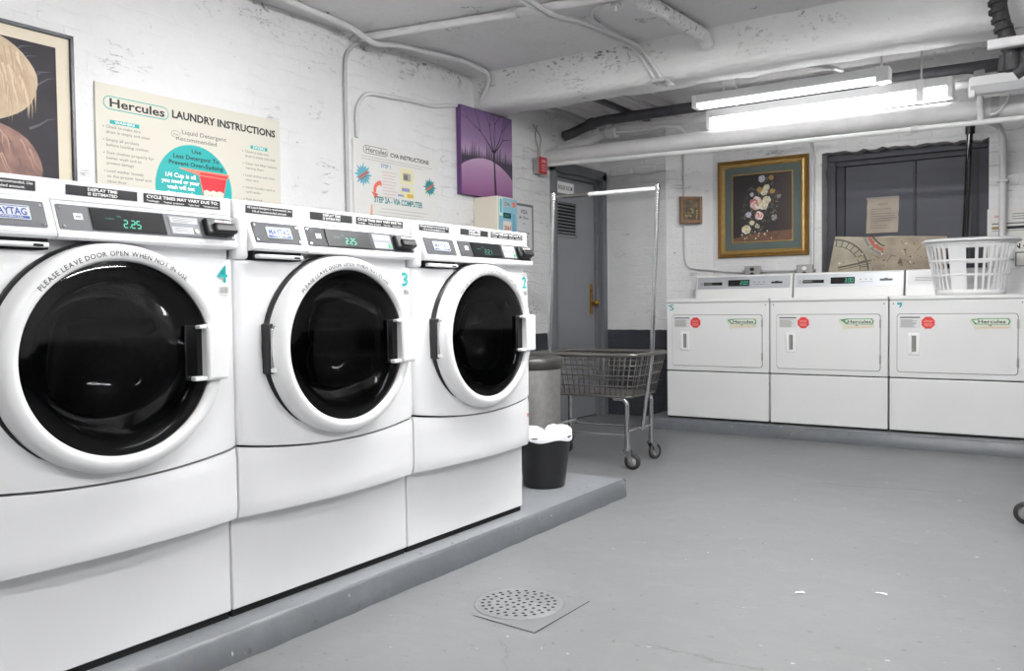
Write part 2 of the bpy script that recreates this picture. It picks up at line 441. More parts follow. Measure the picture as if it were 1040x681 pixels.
# back wall with the recess of the blocked doors
NX0, NX1, NZ, NY = -1.84, -.64, 2.215, 7.44
b = MB()
def quad(b, x0, x1, y, z0, z1, m): b.raw([(x0, y, z0), (x1, y, z0), (x1, y, z1), (x0, y, z1)], [(0, 1, 2, 3)], m)
quad(b, -2.77, NX0, YB, 0, ZC, WALL_PLAIN); quad(b, NX1, XR, YB, 0, ZC, WALL); 
rr = random.Random(3); n = 26
low = [(NX0 + (NX1 - NX0) * i / n, NZ + rr.uniform(-.012, .012) - .02 * i / n) for i in range(n + 1)]
b.raw([(x, YB, z) for x, z in low] + [(x, YB, ZC) for x, z in low], [(i, i + 1, n + 2 + i, n + 1 + i) for i in range(n)], WALL_PLAIN)
b.raw([(x, YB, z) for x, z in low] + [(x, NY + .05, z) for x, z in low], [(i, i + 1, n + 2 + i, n + 1 + i) for i in range(n)], ROUGH)
for xx, sg in ((NX0, 1), (NX1, -1)):
    nz = 30; V = []
    for i in range(nz + 1):
        z = NZ * i / nz + .0; V += [(xx, YB, z), (xx + sg * rr.uniform(-.004, .014), NY + .05, z)]
    b.raw(V, [(2 * i, 2 * i + 1, 2 * i + 3, 2 * i + 2) for i in range(nz)], ROUGH, True)
tag(b.build('wall_back', normals=False), kind='structure')
b = MB(); b.box(XR, XR + .2, YF, YB, 0, ZC, WALL_PLAIN); tag(b.build('wall_right'), kind='structure')
b = MB(); b.box(XW, XR, YF - .2, YF, 0, ZC, WALL_PLAIN); tag(b.build('wall_front'), kind='structure')
# ceiling beam
b = MB(); rr = random.Random(11); nx = 60; rows = []
for i in range(nx + 1):
    x = XW + (XR - XW) * i / nx; j = lambda a: rr.uniform(-a, a)
    zb = 2.425 - .018 * min(1, (x - XW) / 3.5)
    rows.append([(x, 5.03 + j(.012), ZC + .01), (x, 5.09 + j(.006), 2.60 + j(.012)), (x, 5.10 + j(.004), zb + .05 + j(.006)), (x, 5.115 + j(.006), zb + j(.007)),
                 (x, 5.25, zb + .004 + j(.004)), (x, 5.40 + j(.012), zb + .01 + j(.006)), (x, 5.42 + j(.01), 2.50), (x, 5.43, ZC + .01)])
b.ring_sweep(rows, BEAM, True, ringclosed=False, caps=False); tag(b.build('trim_1_ceiling_beam'), kind='structure')
# washer platform and dryer kerb (concrete, painted)
b = MB(); rr = random.Random(5)
def rough_kerb(b, P0, P1, inward, h, n=60):
    d = (Vector(P1) - Vector(P0)); inw = Vector(inward); V = []
    for i in range(n + 1):
        p = Vector(P0) + d * i / n; e = rr.uniform(-.004, .004)
        V += [p + inw * (-.006 + e), p + inw * e * .6 + Vector((0, 0, h - .010 + e * .6)), p + inw * (.012 + e * .5) + Vector((0, 0, h))]
    b.raw(V, [(3 * i + k, 3 * i + 3 + k, 3 * i + 4 + k, 3 * i + 1 + k) for i in range(n) for k in (0, 1)], KERBFACE, True)
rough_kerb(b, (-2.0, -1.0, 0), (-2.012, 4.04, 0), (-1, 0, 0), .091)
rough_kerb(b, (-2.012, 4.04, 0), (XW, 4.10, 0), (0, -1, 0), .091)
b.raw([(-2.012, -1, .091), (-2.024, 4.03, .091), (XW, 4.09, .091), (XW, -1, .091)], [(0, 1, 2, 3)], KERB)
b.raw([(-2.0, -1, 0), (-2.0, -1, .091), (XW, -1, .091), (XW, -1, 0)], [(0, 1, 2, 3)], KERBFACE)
tag(b.build('floor_washer_platform', normals=False), kind='structure')
b = MB()
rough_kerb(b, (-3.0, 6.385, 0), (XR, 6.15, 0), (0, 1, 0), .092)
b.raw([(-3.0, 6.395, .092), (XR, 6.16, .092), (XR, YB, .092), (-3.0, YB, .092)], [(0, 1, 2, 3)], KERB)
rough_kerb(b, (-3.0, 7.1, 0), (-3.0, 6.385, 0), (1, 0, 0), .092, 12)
tag(b.build('floor_dryer_kerb', normals=False), kind='structure')
# boiler room door
dr = empty('door_1', (XW, DY0, 0), LEFT, kind='structure')
DW = DY1 - DY0
b = MB()                                              # frame: casing proud of the wall + stepped jambs (local x = along wall, y = into wall)
b.box(-.05, .0, -.045, .16, 0, DZ + .06, FRAMEG, .004); b.box(DW - .02, DW + .05, -.06, .16, 0, DZ + .06, FRAMEG, .004)
b.box(-.05, DW + .05, -.06, .16, DZ - .01, DZ + .075, FRAMEG, .004)
b.box(DW - .07, DW - .02, -.02, .16, 0, DZ, FRAMEG, .003); b.box(0, DW, -.02, .16, DZ - .04, DZ - .005, FRAMEG, .003)
b.build('door_frame', dr)
b = MB(); b.box(.005, DW - .072, .01, .055, .01, DZ - .045, DOORG, .003); leaf = b.build('door_leaf', dr)
b = MB(); lx0, lx1, lz0, lz1 = .03, .40, 1.585, 1.90
b.box(lx0, lx1, -.002, .012, lz0, lz0 + .02, DOORG); b.box(lx0, lx1, -.002, .012, lz1 - .02, lz1, DOORG)
b.box(lx0, lx0 + .02, -.002, .012, lz0, lz1, DOORG); b.box(lx1 - .02, lx1, -.002, .012, lz0, lz1, DOORG)
b.box(lx0, lx1, .006, .0095, lz0, lz1, GAP)
for i in range(10):
    z = lz0 + .03 + i * .0275
    b.raw([(lx0 + .02, .008, z + .016), (lx1 - .02, .008, z + .016), (lx1 - .02, -.006, z), (lx0 + .02, -.006, z)], [(0, 1, 2, 3)], DOORG)
b.build('louvre', dr, normals=False)
b = MB(); b.rrect(.635, .685, .92, 1.19, .008, .01, BRASS, .006); b.cyl((.66, .004, 1.13), (.66, -.006, 1.13), .012, BRASS); pl = b.build('handle_plate', dr)
b = MB(); b.lathe([(.0, -.075), (.018, -.073), (.028, -.062), (.030, -.05), (.024, -.036), (.012, -.03), (.011, .0)], BRASS, 20, 'y', o=(.66, .004, 1.02)); b.build('door_knob', dr)
b = MB()
b.rrect(.07, .355, 1.955, 2.05, .01, .0095, WHITE, .006)
b.text('BOILER ROOM', .2125, 1.985, .036, .003, INK, .01, .235, 'c')
o = b.build('door_sign', None); o.matrix_world = Matrix.Translation((XW, DY0, 0)) @ Matrix.Rotation(LEFT, 4, 'Z')
tag(o, 'small white boiler room sign screwed above the louvre of the grey door', 'sign')
# blocked double door in the recess
dn = empty('door_2', (0, NY, 0), 0, kind='structure')
b = MB(); b.box(NX0 - .02, -1.765, 0, .08, 0, 2.153, NICHE, .004); b.box(-.72, NX1 + .02, 0, .08, 0, 2.153, NICHE, .004)
b.box(NX0 - .02, NX1 + .02, 0, .08, 2.155, 2.30, NICHE, .004)
b.box(-1.765, -1.70, .03, .08, 0, 2.113, NICHED, .003); b.box(-.77, -.72, .03, .08, 0, 2.113, NICHED, .003); b.box(-1.77, -.72, .03, .08, 2.115, 2.16, NICHED, .003)
b.build('door_frame', dn)
for x0, x1 in ((-1.698, -1.178), (-1.168, -.772)):
    b = MB(); b.box(x0, x1, .045, .085, .0, 2.11, NICHE, .003); b.build('door_leaf', dn)
b = MB(); b.box(-1.182, -1.162, .030, .05, 0, 2.11, NICHED, .003); b.build('cover_strip', dn)
b = MB(); b.box(NX0 - .1, NX1 + .1, NY + .09, NY + .12, 0, 2.4, GAP); tag(b.build('wall_behind_recess'), kind='structure')

# ------------------------------------------------------------------ washers
def seven_seg(b, s, x, z, h, y, m, sl=.08):
    wd = h * .5; t = h * .13
    seg = {'0': 'abcdef', '1': 'bc', '2': 'abged', '3': 'abgcd', '4': 'fgbc', '5': 'afgcd', '6': 'afgedc', '7': 'abc', '8': 'abcdefg', '9': 'abcdfg'}
    for ch in s:
        if ch in ':.':
            b.rect(x, x + t, z, z + t, y, m)
            if ch == ':': b.rect(x, x + t, z + h * .6, z + h * .6 + t, y, m)
            x += t * 2.2; continue
        L_ = {'a': (0, h, wd, h), 'b': (wd, h / 2, wd, h), 'c': (wd, 0, wd, h / 2), 'd': (0, 0, wd, 0), 'e': (0, 0, 0, h / 2), 'f': (0, h / 2, 0, h), 'g': (0, h / 2, wd, h / 2)}
        for k in seg[ch]:
            a = L_[k]; g = t * .35
            dx, dz = (g, 0) if a[1] == a[3] else (0, g)
            b.line(x + a[0] + dx + a[1] * sl, z + a[1] + dz, x + a[2] - dx + a[3] * sl, z + a[3] - dz, t, y, m)
        x += wd * 1.5
    return x

WW = .783
def seam(x): return .607 - .030 * (1 - ((x - WW / 2) / (WW / 2)) ** 2)
def bulge(x, z):
    k = 1 - ((x - WW / 2) / (WW / 2)) ** 2
    t = min(1, max(0, (1.145 - z) / (1.145 - .6)))
    return -.032 * k * t ** .8
CXD, CZD, SXD = .392, .883, 1.06
OFF = shift(0, 0, -.091)

def make_washer(num, y_world, label, disp, led, dots=False):
    root = empty('washing_machine', (-2.05, y_world, .091), LEFT, label, 'washing machine', 'front loading washers on the platform')
    # --- cabinet with round opening
    b = MB().push(OFF)
    x0, x1, zt = .004, WW - .004, 1.143
    bd = []
    for i in range(24): bd.append((x0 + (x1 - x0) * i / 24, zt))
    for i in range(16): bd.append((x1, zt + (seam(x1) - zt) * i / 16))
    for i in range(32): x = x1 + (x0 - x1) * i / 32; bd.append((x, seam(x)))
    for i in range(16): bd.append((x0, seam(x0) + (zt - seam(x0)) * i / 16))
    rows = 7; V = []; n = len(bd)
    def soft(x, z):
        e = min(x - x0, x1 - x, zt - z + .02)
        return .012 * max(0, 1 - e / .014) ** 2
    for k in range(rows + 1):
        t = [0, .25, .5, .75, .9, .96, .985, 1][k]
        for (x, z) in bd:
            a = math.atan2(z - CZD, (x - CXD) / SXD); cx, cz = CXD + .283 * SXD * math.cos(a), CZD + .283 * math.sin(a)
            px, pz = cx + (x - cx) * t, cz + (z - cz) * t
            V.append((px, bulge(px, pz) + soft(px, pz), pz))
    for (x, z) in bd: V.append((x, .06, z))
    F = [(k * n + i, k * n + (i + 1) % n, (k + 1) * n + (i + 1) % n, (k + 1) * n + i) for k in range(rows + 1) for i in range(n)]
    b.raw(V, F, ENAMEL, True)
    b.box(x0, x0 + .012, .03, .75, .40, 1.31, ENAMEL); b.box(x1 - .012, x1, .03, .75, .40, 1.31, ENAMEL)
    b.box(x0, x1, .735, .75, .40, 1.31, ENAMEL); b.box(x0, x1, .03, .75, 1.295, 1.31, ENAMEL)
    b.box(x0, x1, .03, .75, .395, .41, ENAMEL)
    b.box(x0 + .012, x1 - .012, .035, .05, .42, .60, GAP); b.box(x0 + .012, x1 - .012, .03, .05, .575, .60, GAP)
    b.box(x0 + .012, x1 - .012, .026, .05, 1.14, 1.29, ENAMEL)
    b.build('cabinet', root)
    # --- lower front panel
    b = MB().push(OFF); nx, nz = 28, 8; V = []
    for j in range(nz + 1):
        for i in range(nx + 1):
            x = x0 + (x1 - x0) * i / nx; zb = .394; z1_ = seam(x) - .007; z = zb + (z1_ - zb) * j / nz
            e = min(x - x0, x1 - x); e2 = min(z - zb, z1_ - z)
            V.append((x, bulge(x, .6) + .008 * max(0, 1 - e / .014) ** 2 + .005 * (1 if e2 < .001 else 0), z))
    F = [(j * (nx + 1) + i, j * (nx + 1) + i + 1, (j + 1) * (nx + 1) + i + 1, (j + 1) * (nx + 1) + i) for j in range(nz) for i in range(nx)]
    b.raw(V, F, ENAMEL, True)
    rim = [i for i in range(nx + 1)] + [j * (nx + 1) + nx for j in range(1, nz + 1)] + [nz * (nx + 1) + i for i in range(nx - 1, -1, -1)] + [j * (nx + 1) for j in range(nz - 1, 0, -1)]
    P = [V[i] for i in rim]; k = len(P)
    b.raw(P + [(p[0], .04, p[2]) for p in P], [(i, (i + 1) % k, k + (i + 1) % k, k + i) for i in range(k)], ENAMEL)
    if num == '2': b.rect(.742, .756, .517, .531, -.004, RED, .0015)
    b.build('lower_panel', root)
    # --- pedestal
    b = MB().push(OFF); b.box(.003, WW - .003, .046, .74, .113, .394, ENAMEL, .004); b.box(.006, WW - .006, .056, .72, .0912, .12, GAP)
    b.build('pedestal', root)
    # --- drum seen through the glass
    b = MB().push(OFF)
    b.lathe([(.285, .02), (.262, .03), (.250, .09), (.235, .10), (.232, .50), (.05, .53), (.0, .53)], STEEL, 40, 'y', sx=1.03, o=(CXD, 0, CZD))
    for a in (20, 140, 262):
        c, q = math.cos(R(a)), math.sin(R(a))
        b.push(Matrix.Translation((CXD, .3, CZD)) @ Matrix.Rotation(-R(a), 4, 'Y')); b.box(.17, .235, -.18, .18, -.022, .022, GALV, .015); b.pop()
    b.lathe([(.285, .012), (.29, .05), (.255, .085)], RUBBER, 40, 'y', sx=1.03, o=(CXD, 0, CZD))
    b.build('drum', root)
    # --- door
    b = MB().push(OFF); cc = (CXD, 0, CZD)
    b.lathe([(.280, .012), (.291, -.008), (.287, -.022), (.280, -.026)], BLACK, 72, 'y', sx=SXD, o=cc)
    b.lathe([(.276, .01), (.284, -.026), (.2835, -.050), (.279, -.066), (.270, -.076), (.258, -.080), (.247, -.079), (.242, -.074), (.2395, -.066)], RINGW, 96, 'y', sx=SXD, o=cc)
    door = b.build('door', root)
    b = MB().push(OFF)
    b.lathe([(.241, -.066), (.236, -.068), (.20, -.0685), (.12, -.069), (.05, -.0692), (.0, -.0693)], GLASS, 64, 'y', sx=SXD, o=cc)
    b.build('glass', door)
    b = MB().push(OFF)                               # black frame ring behind the glass + inner bowl
    b.lathe([(.19, -.050), (.186, -.02), (.175, .05), (.13, .09), (.0, .10)], GLASSIN, 56, 'y', sx=SXD, o=cc)
    b.lathe([(.2395, -.060), (.195, -.056), (.190, -.03), (.200, .02), (.23, .03)], BLACKG, 56, 'y', sx=SXD, o=cc)
    b.build('inner_bowl', door)
    b = MB().push(OFF)
    hx0 = CXD + .166; hz0, hz1 = .812, .962
    b.rrect(hx0, hx0 + .060, hz0 + .002, hz1 - .002, .008, -.0690, BLACKG, .003)
    b.box(hx0, hx0 + .006, -.078, -.068, hz0 + .004, hz1 - .004, BLACKG, .002)
    b.box(hx0 + .056, CXD + .290, -.098, -.04, hz0, hz1, RINGW, .008, 3)
    b.box(hx0 + .02, hx0 + .07, -.092, -.070, hz0 + .0, hz0 + .012, RINGW, .003)
    b.box(hx0 + .036, hx0 + .07, -.092, -.070, hz1 - .012, hz1 - .002, RINGW, .003)
    b.build('handle', door)
    b = MB().push(OFF)
    b.box(CXD - .306, CXD - .266, -.040, .0, .808, .957, BLACK, .004)
    b.box(CXD - .302, CXD - .284, -.047, -.03, .822, .945, CHROME, .004); b.cyl((CXD - .288, -.047, .815), (CXD - .288, -.047, .950), .006, CHROME, seg=12)
    b.box(CXD - .302, CXD - .272, -.054, -.03, .812, .826, RINGW, .003)
    b.build('hinge', door)
    b = MB().push(OFF)
    b.arc_text('PLEASE LEAVE DOOR OPEN WHEN NOT IN USE', CXD, CZD, .2525, .0118, -.0808, INK if num != '2' else INKG, 95, sx=SXD, bold=.01)
    b.build('door_lettering', door)
    # --- console
    b = MB().push(OFF)
    prof = [(.03, 1.172), (-.016, 1.172), (-.024, 1.178), (-.025, 1.186), (-.021, 1.192), (.006, 1.264), (.010, 1.270), (.03, 1.271)]
    def ext(xa, xb, pf):
        rings = [[(xa, y, z) for y, z in pf], [(xb, y, z) for y, z in pf]]; b.ring_sweep(rings, ENAMEL, False)
    b.box(x0, WW - .004, .006, .06, 1.266, 1.318, ENAMEL, .004)
    ext(.262, WW - .006, prof)
    pfl = [(.03, 1.172), (-.018, 1.172), (-.028, 1.178), (-.029, 1.186), (-.025, 1.192), (.004, 1.264), (.008, 1.270), (.03, 1.271)]
    ext(.045, .256, pfl)
    b.box(x0, .045, -.012, .05, 1.145, 1.268, ENAMEL, .012, 3)
    b.box(.06, .245, -.008, .05, 1.147, 1.172, GAP)
    con = b.build('console', root)
    ang = math.atan2(.027, .072)
    def face(xo, lift): return Matrix.Translation((xo, -.021 - lift, 1.192)) @ Matrix.Rotation(-ang, 4, 'X')
    # detergent drawer face with badge
    b = MB().push(OFF).push(face(.06, .004))
    b.rrect(.0, .178, .004, .070, .004, .001, GREYP if num == '4' else mat('slate_panel', '454649', .6, spec=.25), .003)
    for sx_, sz_ in ((.008, .060), (.169, .060), (.008, .012), (.169, .012)): b.disc(sx_, sz_, .0035, -.0025, CHROME, .0015, seg=10)
    b.rrect(.047, .142, .020, .056, .003, -.002, LABP, .002)
    b.rect(.050, .139, .022, .029, -.0045, NAVY); b.rect(.050, .139, .0515, .0535, -.0045, NAVY)
    b.text('MAYTAG', .0945, .0315, .017, -.0045, NAVY, .03, .08, 'c'); b.text('COMMERCIAL', .0945, .0236, .004, -.005, WHITE, 0, .06, 'c')
    b.pop(); b.push(shift(0, 0, 0))
    b.box(.066, .238, -.030, .02, 1.150, 1.162, ENAMEL, .005); b.box(.2, .222, -.0315, -.02, 1.152, 1.158, GAP)
    b.build('dispenser_drawer', root)
    # control panel
    b = MB().push(OFF).push(face(.268, 0))
    dark = num != '4'
    b.rrect(.0, .504, .004, .070, .004, .001, GREYP if not dark else mat('charcoal_panel', '37373a', .6, spec=.25), .003)
    b.rect(.040, .062, .032, .048, -.0025, WHITE); b.rect(.044, .058, .037, .041, -.003, INKG)
    for sz_ in (.012, .061): b.disc(.010, sz_, .0035, -.0025, CHROME, .0015, seg=10)
    b.disc(.496, .012, .0035, -.0025, CHROME, .0015, seg=10)
    pan = b.build('control_panel', con)
    b = MB().push(OFF).push(face(.268, 0))
    b.rect(.083, .285, .008, .066, -.0018, DISP, .003)
    seven_seg(b, disp, .165, .018, .020, -.0055, TEALG if num != '2' else TEALD)
    b.text('RINSING', .118, .037, .0045, -.0055, TEALD); b.text('TIME', .150, .045, .0040, -.0055, TEALD)
    b.build('display', pan)
    b = MB().push(OFF).push(face(.268, 0))
    b.rrect(.300, .392, .010, .064, .003, -.0018, mat('label_silver', '8f9296', .6, spec=.2), .002)
    b.rect(.305, .387, .044, .060, -.0045, LABP); b.rect(.305, .368, .014, .032, -.0045, LABP)
    for i in range(3): b.rect(.309, .383 - .012 * i, .0555 - .0045 * i, .0572 - .0045 * i, -.005, INKG)
    for i in range(3): b.rect(.309, .362 - .01 * (i % 2), .028 - .0045 * i, .0295 - .0045 * i, -.005, INKG)
    b.disc(.379, .022, .007, -.0045, mat('start_green', '3fa86a', .4) if led else mat('start_pale', 'b6bda8', .4), .002)
    b.build('price_label', pan)
    b = MB().push(OFF).push(face(.268, 0))
    b.box(.404, .495, -.020, .0, .012, .062, BLACK, .006); b.box(.425, .500, -.030, -.01, .016, .045, BLACK, .006)
    b.box(.43, .486, -.0308, -.02, .036, .040, GAP); b.rect(.434, .488, .0465, .0535, -.0205, WHITE)
    b.text('INSERT  CARD', .461, .0482, .0034, -.021, INK, .01, .046, 'c'); b.disc(.461, .050, .003, -.0211, SALMON, seg=10)
    b.build('card_reader', pan)
    # stickers on the riser
    b = MB().push(OFF); yy = .0055
    b.rect(.048, .226, 1.283, 1.306, yy, INK, .0006)
    b.text('HE Liquid detergent is recommended, Use', .137, 1.297, .0065, yy - .0012, WHITE, .01, .166, 'c'); b.text('1/4 of recommended amount.', .137, 1.2865, .0065, yy - .0012, WHITE, .01, .13, 'c')
    b.build('sticker', con)
    b = MB().push(OFF)
    b.rect(.298, .486, 1.283, 1.307, yy, INK, .0006)
    b.text('DISPLAY TIME', .392, 1.2968, .0072, yy - .0012, WHITE, .03, .078, 'c'); b.text('IS ESTIMATED', .392, 1.2862, .0072, yy - .0012, WHITE, .03, .078, 'c')
    b.build('sticker', con)
    b = MB().push(OFF)
    b.rect(.504, .742, 1.283, 1.307, yy, INK, .0006)
    b.text('CYCLE TIMES MAY VARY DUE TO:', .512, 1.2955, .0078, yy - .0012, WHITE, .03, .222)
    for i, t in enumerate(('voltage', 'water pressure', 'type load', 'temperature')): b.text('*' + t, (.512, .562, .638, .685)[i], 1.2862, .0050, yy - .0012, WHITE, .01, (.036, .062, .034, .05)[i])
    b.build('sticker', con)
    # number and bar code
    b = MB().push(OFF); b.text(num, .737, 1.078, .047, -.0045 + .0, TEAL, .012, .034, 'c'); b.build('number', root)
    b = MB().push(OFF)
    b.rect(.726, .758, 1.043, 1.066, -.0035, WHITE, .0008)
    rr = random.Random(int(num)); x = .728
    while x < .755:
        wd = rr.choice((.001, .0016, .0022)); b.rect(x, x + wd, 1.047, 1.065, -.0048, INKG); x += wd + rr.choice((.0012, .002))
    b.build('barcode_label', root)
    return root
make_washer('4', .838, 'white front loading washer with teal number 4 beside its door, nearest on the platform', '2.25', False)
make_washer('3', 1.621, 'white front loading washer with teal number 3, middle one of the row', '2.25', True)
make_washer('2', 2.404, 'white front loading washer with teal number 2, beside the black bucket', '2.21', True)

# ------------------------------------------------------------------ dryers
DWd = .829
def make_dryer(num, xw, yw, label, sticker_tear, full=True):
    root = empty('dryer', (xw, yw, .097), R(-.0), label, 'dryer', 'white dryers in a row on the kerb')
    O = shift(0, 0, -.097)
    b = MB().push(O)
    b.box(.004, DWd - .004, .006, .75, .475, 1.008, ENAMEL2, .006); b.box(.004, DWd - .004, -.004, .75, 1.009, 1.038, ENAMEL2, .009, 3)
    b.box(.012, DWd - .012, .012, .74, .10, 1.02, GAP)
    for x in (.03, DWd - .03): b.disc(x, .985, .005, .0055, INKG, .001, seg=8)
    b.build('cabinet', root)
    b = MB().push(O); b.box(.005, DWd - .005, .004, .06, .108, .468, ENAMEL2, .007, 3); b.build('lower_panel', root)
    for x in (.05, DWd - .05):
        for yy in (.06, .68): b = MB().push(O); b.cyl((x, yy, .097), (x, yy, .115), .018, BLACK, seg=12); b.build('foot', root)
    b = MB().push(O)
    b.rrect(.052, .778, .512, .915, .022, .0055, INKG, .001); b.rrect(.056, .774, .516, .911, .02, .004, ENAMEL2, .006)
    door = b.build('door', root)
    b = MB().push(O)
    b.box(.122, .200, -.008, .004, .632, .782, RINGW, .006, 3); b.rrect(.148, .176, .655, .765, .006, -.0085, mat('handle_recess', '8c8a83', .6), .001); b.rrect(.166, .176, .655, .765, .004, -.0095, INKG, .0005)
    b.box(.13, .15, -.02, -.006, .645, .77, RINGW, .005, 3)
    b.build('handle', door)
    for z in (.60, .85):
        b = MB().push(O); b.box(.770, .782, -.007, .004, z - .035, z + .025, GALV, .003); b.build('hinge', door)
    # instruction label, red octagon, torn shop sticker
    b = MB().push(O); y = -.0028
    b.rect(.070, .205, .815, .896, y + .0005, mat('label_clear', 'd9d9d8', .4), .0003)
    b.rect(.074, .200, .886, .893, y, INK)
    rr = random.Random(ord(num[0]))
    for i in range(9): b.rect(.078, .078 + rr.uniform(.07, .105), .872 - i * .0062, .8745 - i * .0062, y, INKG)
    b.build('instruction_label', door)
    b = MB().push(O); b.poly([(.250 + .044 * math.cos(R(22.5 + 45 * i)), .853 + .044 * math.sin(R(22.5 + 45 * i))) for i in range(8)], y, mat('octagon_red', 'd8403f', .5), .0006)
    b.text('STOP', .250, .856, .012, y - .0012, mat('octagon_print', 'f0a9a2', .5), .02, .05, 'c')
    for i in range(3): b.rect(.226, .274, .844 - i * .007, .8465 - i * .007, y - .0012, mat('octagon_print'))
    b.build('octagon_sticker', door)
    b = MB().push(O)
    base = [(.505, .884), (.60, .882), (.735, .886), (.737, .818), (.62, .814), (.545, .806), (.53, .80), (.522, .83), (.498, .862)]
    b.poly(base, y, mat('torn_paper', 'd9d8c4', .6), .0006)
    gre = mat('sticker_green', '2f8a63', .5)
    tear = sticker_tear
    b.poly([(.508, .874), (.54 + tear * .02, .842), (.725, .840), (.735, .862), (.722, .882), (.56, .882)], y - .0012, gre)
    b.poly([(.525 + tear * .02, .869), (.552 + tear * .02, .846), (.718, .844), (.727, .862), (.716, .878), (.57, .877)], y - .0018, mat('torn_white', 'dbe2d2', .6))
    b.text('Hercules', .553 + tear * .01, .850, .022, y - .0024, INK, .02, .158)
    b.text('HE', .612, .830, .009, y - .0014, INK, .03); b.text('CALL FOR SERVICE', .56, .818, .006, y - .0014, SALMON, 0, .16)
    b.build('torn_sticker', door)
    if num == '5':
        b = MB().push(O); b.text('5', .049, .950, .045, .0048, TEAL, .012, .034, 'c'); b.disc(.022, .985, .004, .0048, TEAL, seg=10); b.build('number', root)
    if num == '7':
        b = MB().push(O); b.poly([(.052, .99), (.085, .992), (.084, .972), (.072, .955), (.066, .958), (.074, .976), (.052, .978)], .0048, TEAL); b.rect(.026, .034, .982, .988, .0048, TEAL); b.build('torn_number', root)
    # console
    b = MB().push(O)
    pf = [(.60, 1.038), (.632, 1.225), (.645, 1.236), (.70, 1.236), (.73, 1.20), (.73, 1.038)]
    rings = [[(x, y_ + (.004 if x in (.006, DWd - .006) else 0), z) for y_, z in pf] for x in (.006, .012, DWd - .012, DWd - .006)]
    b.ring_sweep(rings, ENAMEL2, False); con = b.build('console', root)
    th = math.atan2(.032, .187)
    b = MB().push(O).push(Matrix.Translation((0, .60, 1.038)) @ Matrix.Rotation(-th, 4, 'X'))
    b.rrect(.022, DWd - .022, .085, .186, .006, .0005, SILVER if num != '7' else mat('pale_panel', 'dcdcdc', .4), .002)
    pan = b.build('control_panel', con)
    b = MB().push(O).push(Matrix.Translation((0, .60, 1.038)) @ Matrix.Rotation(-th, 4, 'X'))
    yy = -.0022
    if full:
        b.disc(.058, .128, .013, yy, INKG, seg=16); b.disc(.058, .128, .009, yy - .0004, SILVER, seg=16); b.rect(.078, .240, .116, .142, yy, BLACKG, .001); b.rect(.085, .15, .124, .134, yy - .0016, INKG)
        b.rect(.292, .472, .106, .158, yy, BLACKG, .001); seven_seg(b, '2:00' if num == '5' else '3:00', .395, .118, .028, yy - .0016, TEALG)
        for x in (.515, .553, .592): b.poly([(x - .008, .140), (x + .008, .140), (x, .132)], yy, INK)
        b.rect(.502, .606, .117, .120, yy, INKG)
        b.rect(.655, .745, .122, .138, yy, BLACK, .002); b.rect(.685, .712, .137, .143, yy, INK)
    else:
        for i in range(3): b.rect(.07, .25, .115 + i * .012, .118 + i * .012, yy, INKG)
    b.build('display', pan)
    return root
make_dryer('5', -2.828, 6.415, 'white dryer with teal number 5 in its corner, beside the wire cart', 0)
make_dryer('6', -1.998, 6.415, 'white dryer without a number between the two numbered dryers', .6)
make_dryer('7', -1.168, 6.415, 'white dryer carrying the plastic laundry basket, with torn teal number', -.4, False)

# ------------------------------------------------------------------ signs and pictures on the left wall
# local x runs along the wall (world Y), y into the wall, z up; origin at the lower left corner
def oval_logo(b, x, z, wd, hh, y, edge, ink, fill):
    b.rrect(x, x + wd, z, z + hh, hh * .5, y, edge, .0005, 8); b.rrect(x + .004, x + wd - .004, z + .004, z + hh - .004, hh * .5 - .004, y - .0008, fill, 0, 8)
    b.text('Hercules', x + wd / 2 + .004, z + hh * .22, hh * .62, y - .0016, ink, .022, wd * .84, 'c')
pz = empty('instruction_sign', (XW + .002, 2.208, 1.30), LEFT, 'cream laundry instructions sign on the wall with a red cup in a teal circle', 'sign')
b = MB(); W_, H_ = 1.065, .735
b.box(0, W_, -.008, 0, 0, H_, CREAM, .002); y = -.0088
oval_logo(b, .038, .620, .335, .062, y, TEAL, INK, CREAM)
b.text('LAUNDRY INSTRUCTIONS', .392, .640, .036, y, INK, .034, .640)
b.rect(.068, .215, .556, .574, y, TEAL); b.text('WASHERS', .1415, .5595, .0115, y - .0008, WHITE, .02, .10, 'c')
tl = ['Check to make sure', 'drum is empty and clean', None, 'Empty all pockets', 'before loading clothes', None, 'Sort clothes properly for', 'better wash and to', 'prevent damage', None, 'Load washer loosely', 'to the proper level and', 'close door', None, 'Do not overload', 'washer', None, 'Use only low sudsing', 'detergent']
z = .535; first = True
for t in tl:
    if t is None: z -= .012; first = True; continue
    if first: b.disc(.036, z + .005, .003, y, INKG, seg=8)
    b.text(t, .048, z, .0135, y, INKG, .004, len(t) * .0096); z -= .0235; first = False
b.disc(.410, .562, .026, y, INKG, rz=.017); b.disc(.410, .562, .024, y - .0005, CREAM, rz=.015); b.text('he', .410, .556, .012, y - .001, INKG, 0, .024, 'c')
b.text('Liquid Detergent', .445, .568, .021, y, INKG, .01, .262); b.text('Recommended', .412, .535, .021, y, INKG, .01, .235)
cx, cz, rr_ = .513, .300, .222
b.disc(cx, cz, rr_, y, TEAL, seg=48)
for t, zz, wd in (('Use', .480, .055), ('Less Detergent To', .447, .265), ('Prevent Over-Sudsing', .414, .315)): b.text(t, cx + .012, zz, .021, y - .0008, INK, .015, wd, 'c')
b.poly([(.425, .402), (.720, .398), (.712, .376), (.705, .376), (.670, .225), (.570, .225), (.536, .376), (.428, .398)], y - .0008, mat('coral_edge', 'ef7d68', .5))
b.poly([(.545, .392), (.712, .389), (.705, .376), (.540, .380)], y - .0014, RED)
b.poly([(.542, .372), (.700, .370), (.684, .300), (.560, .303)], y - .0014, RED)
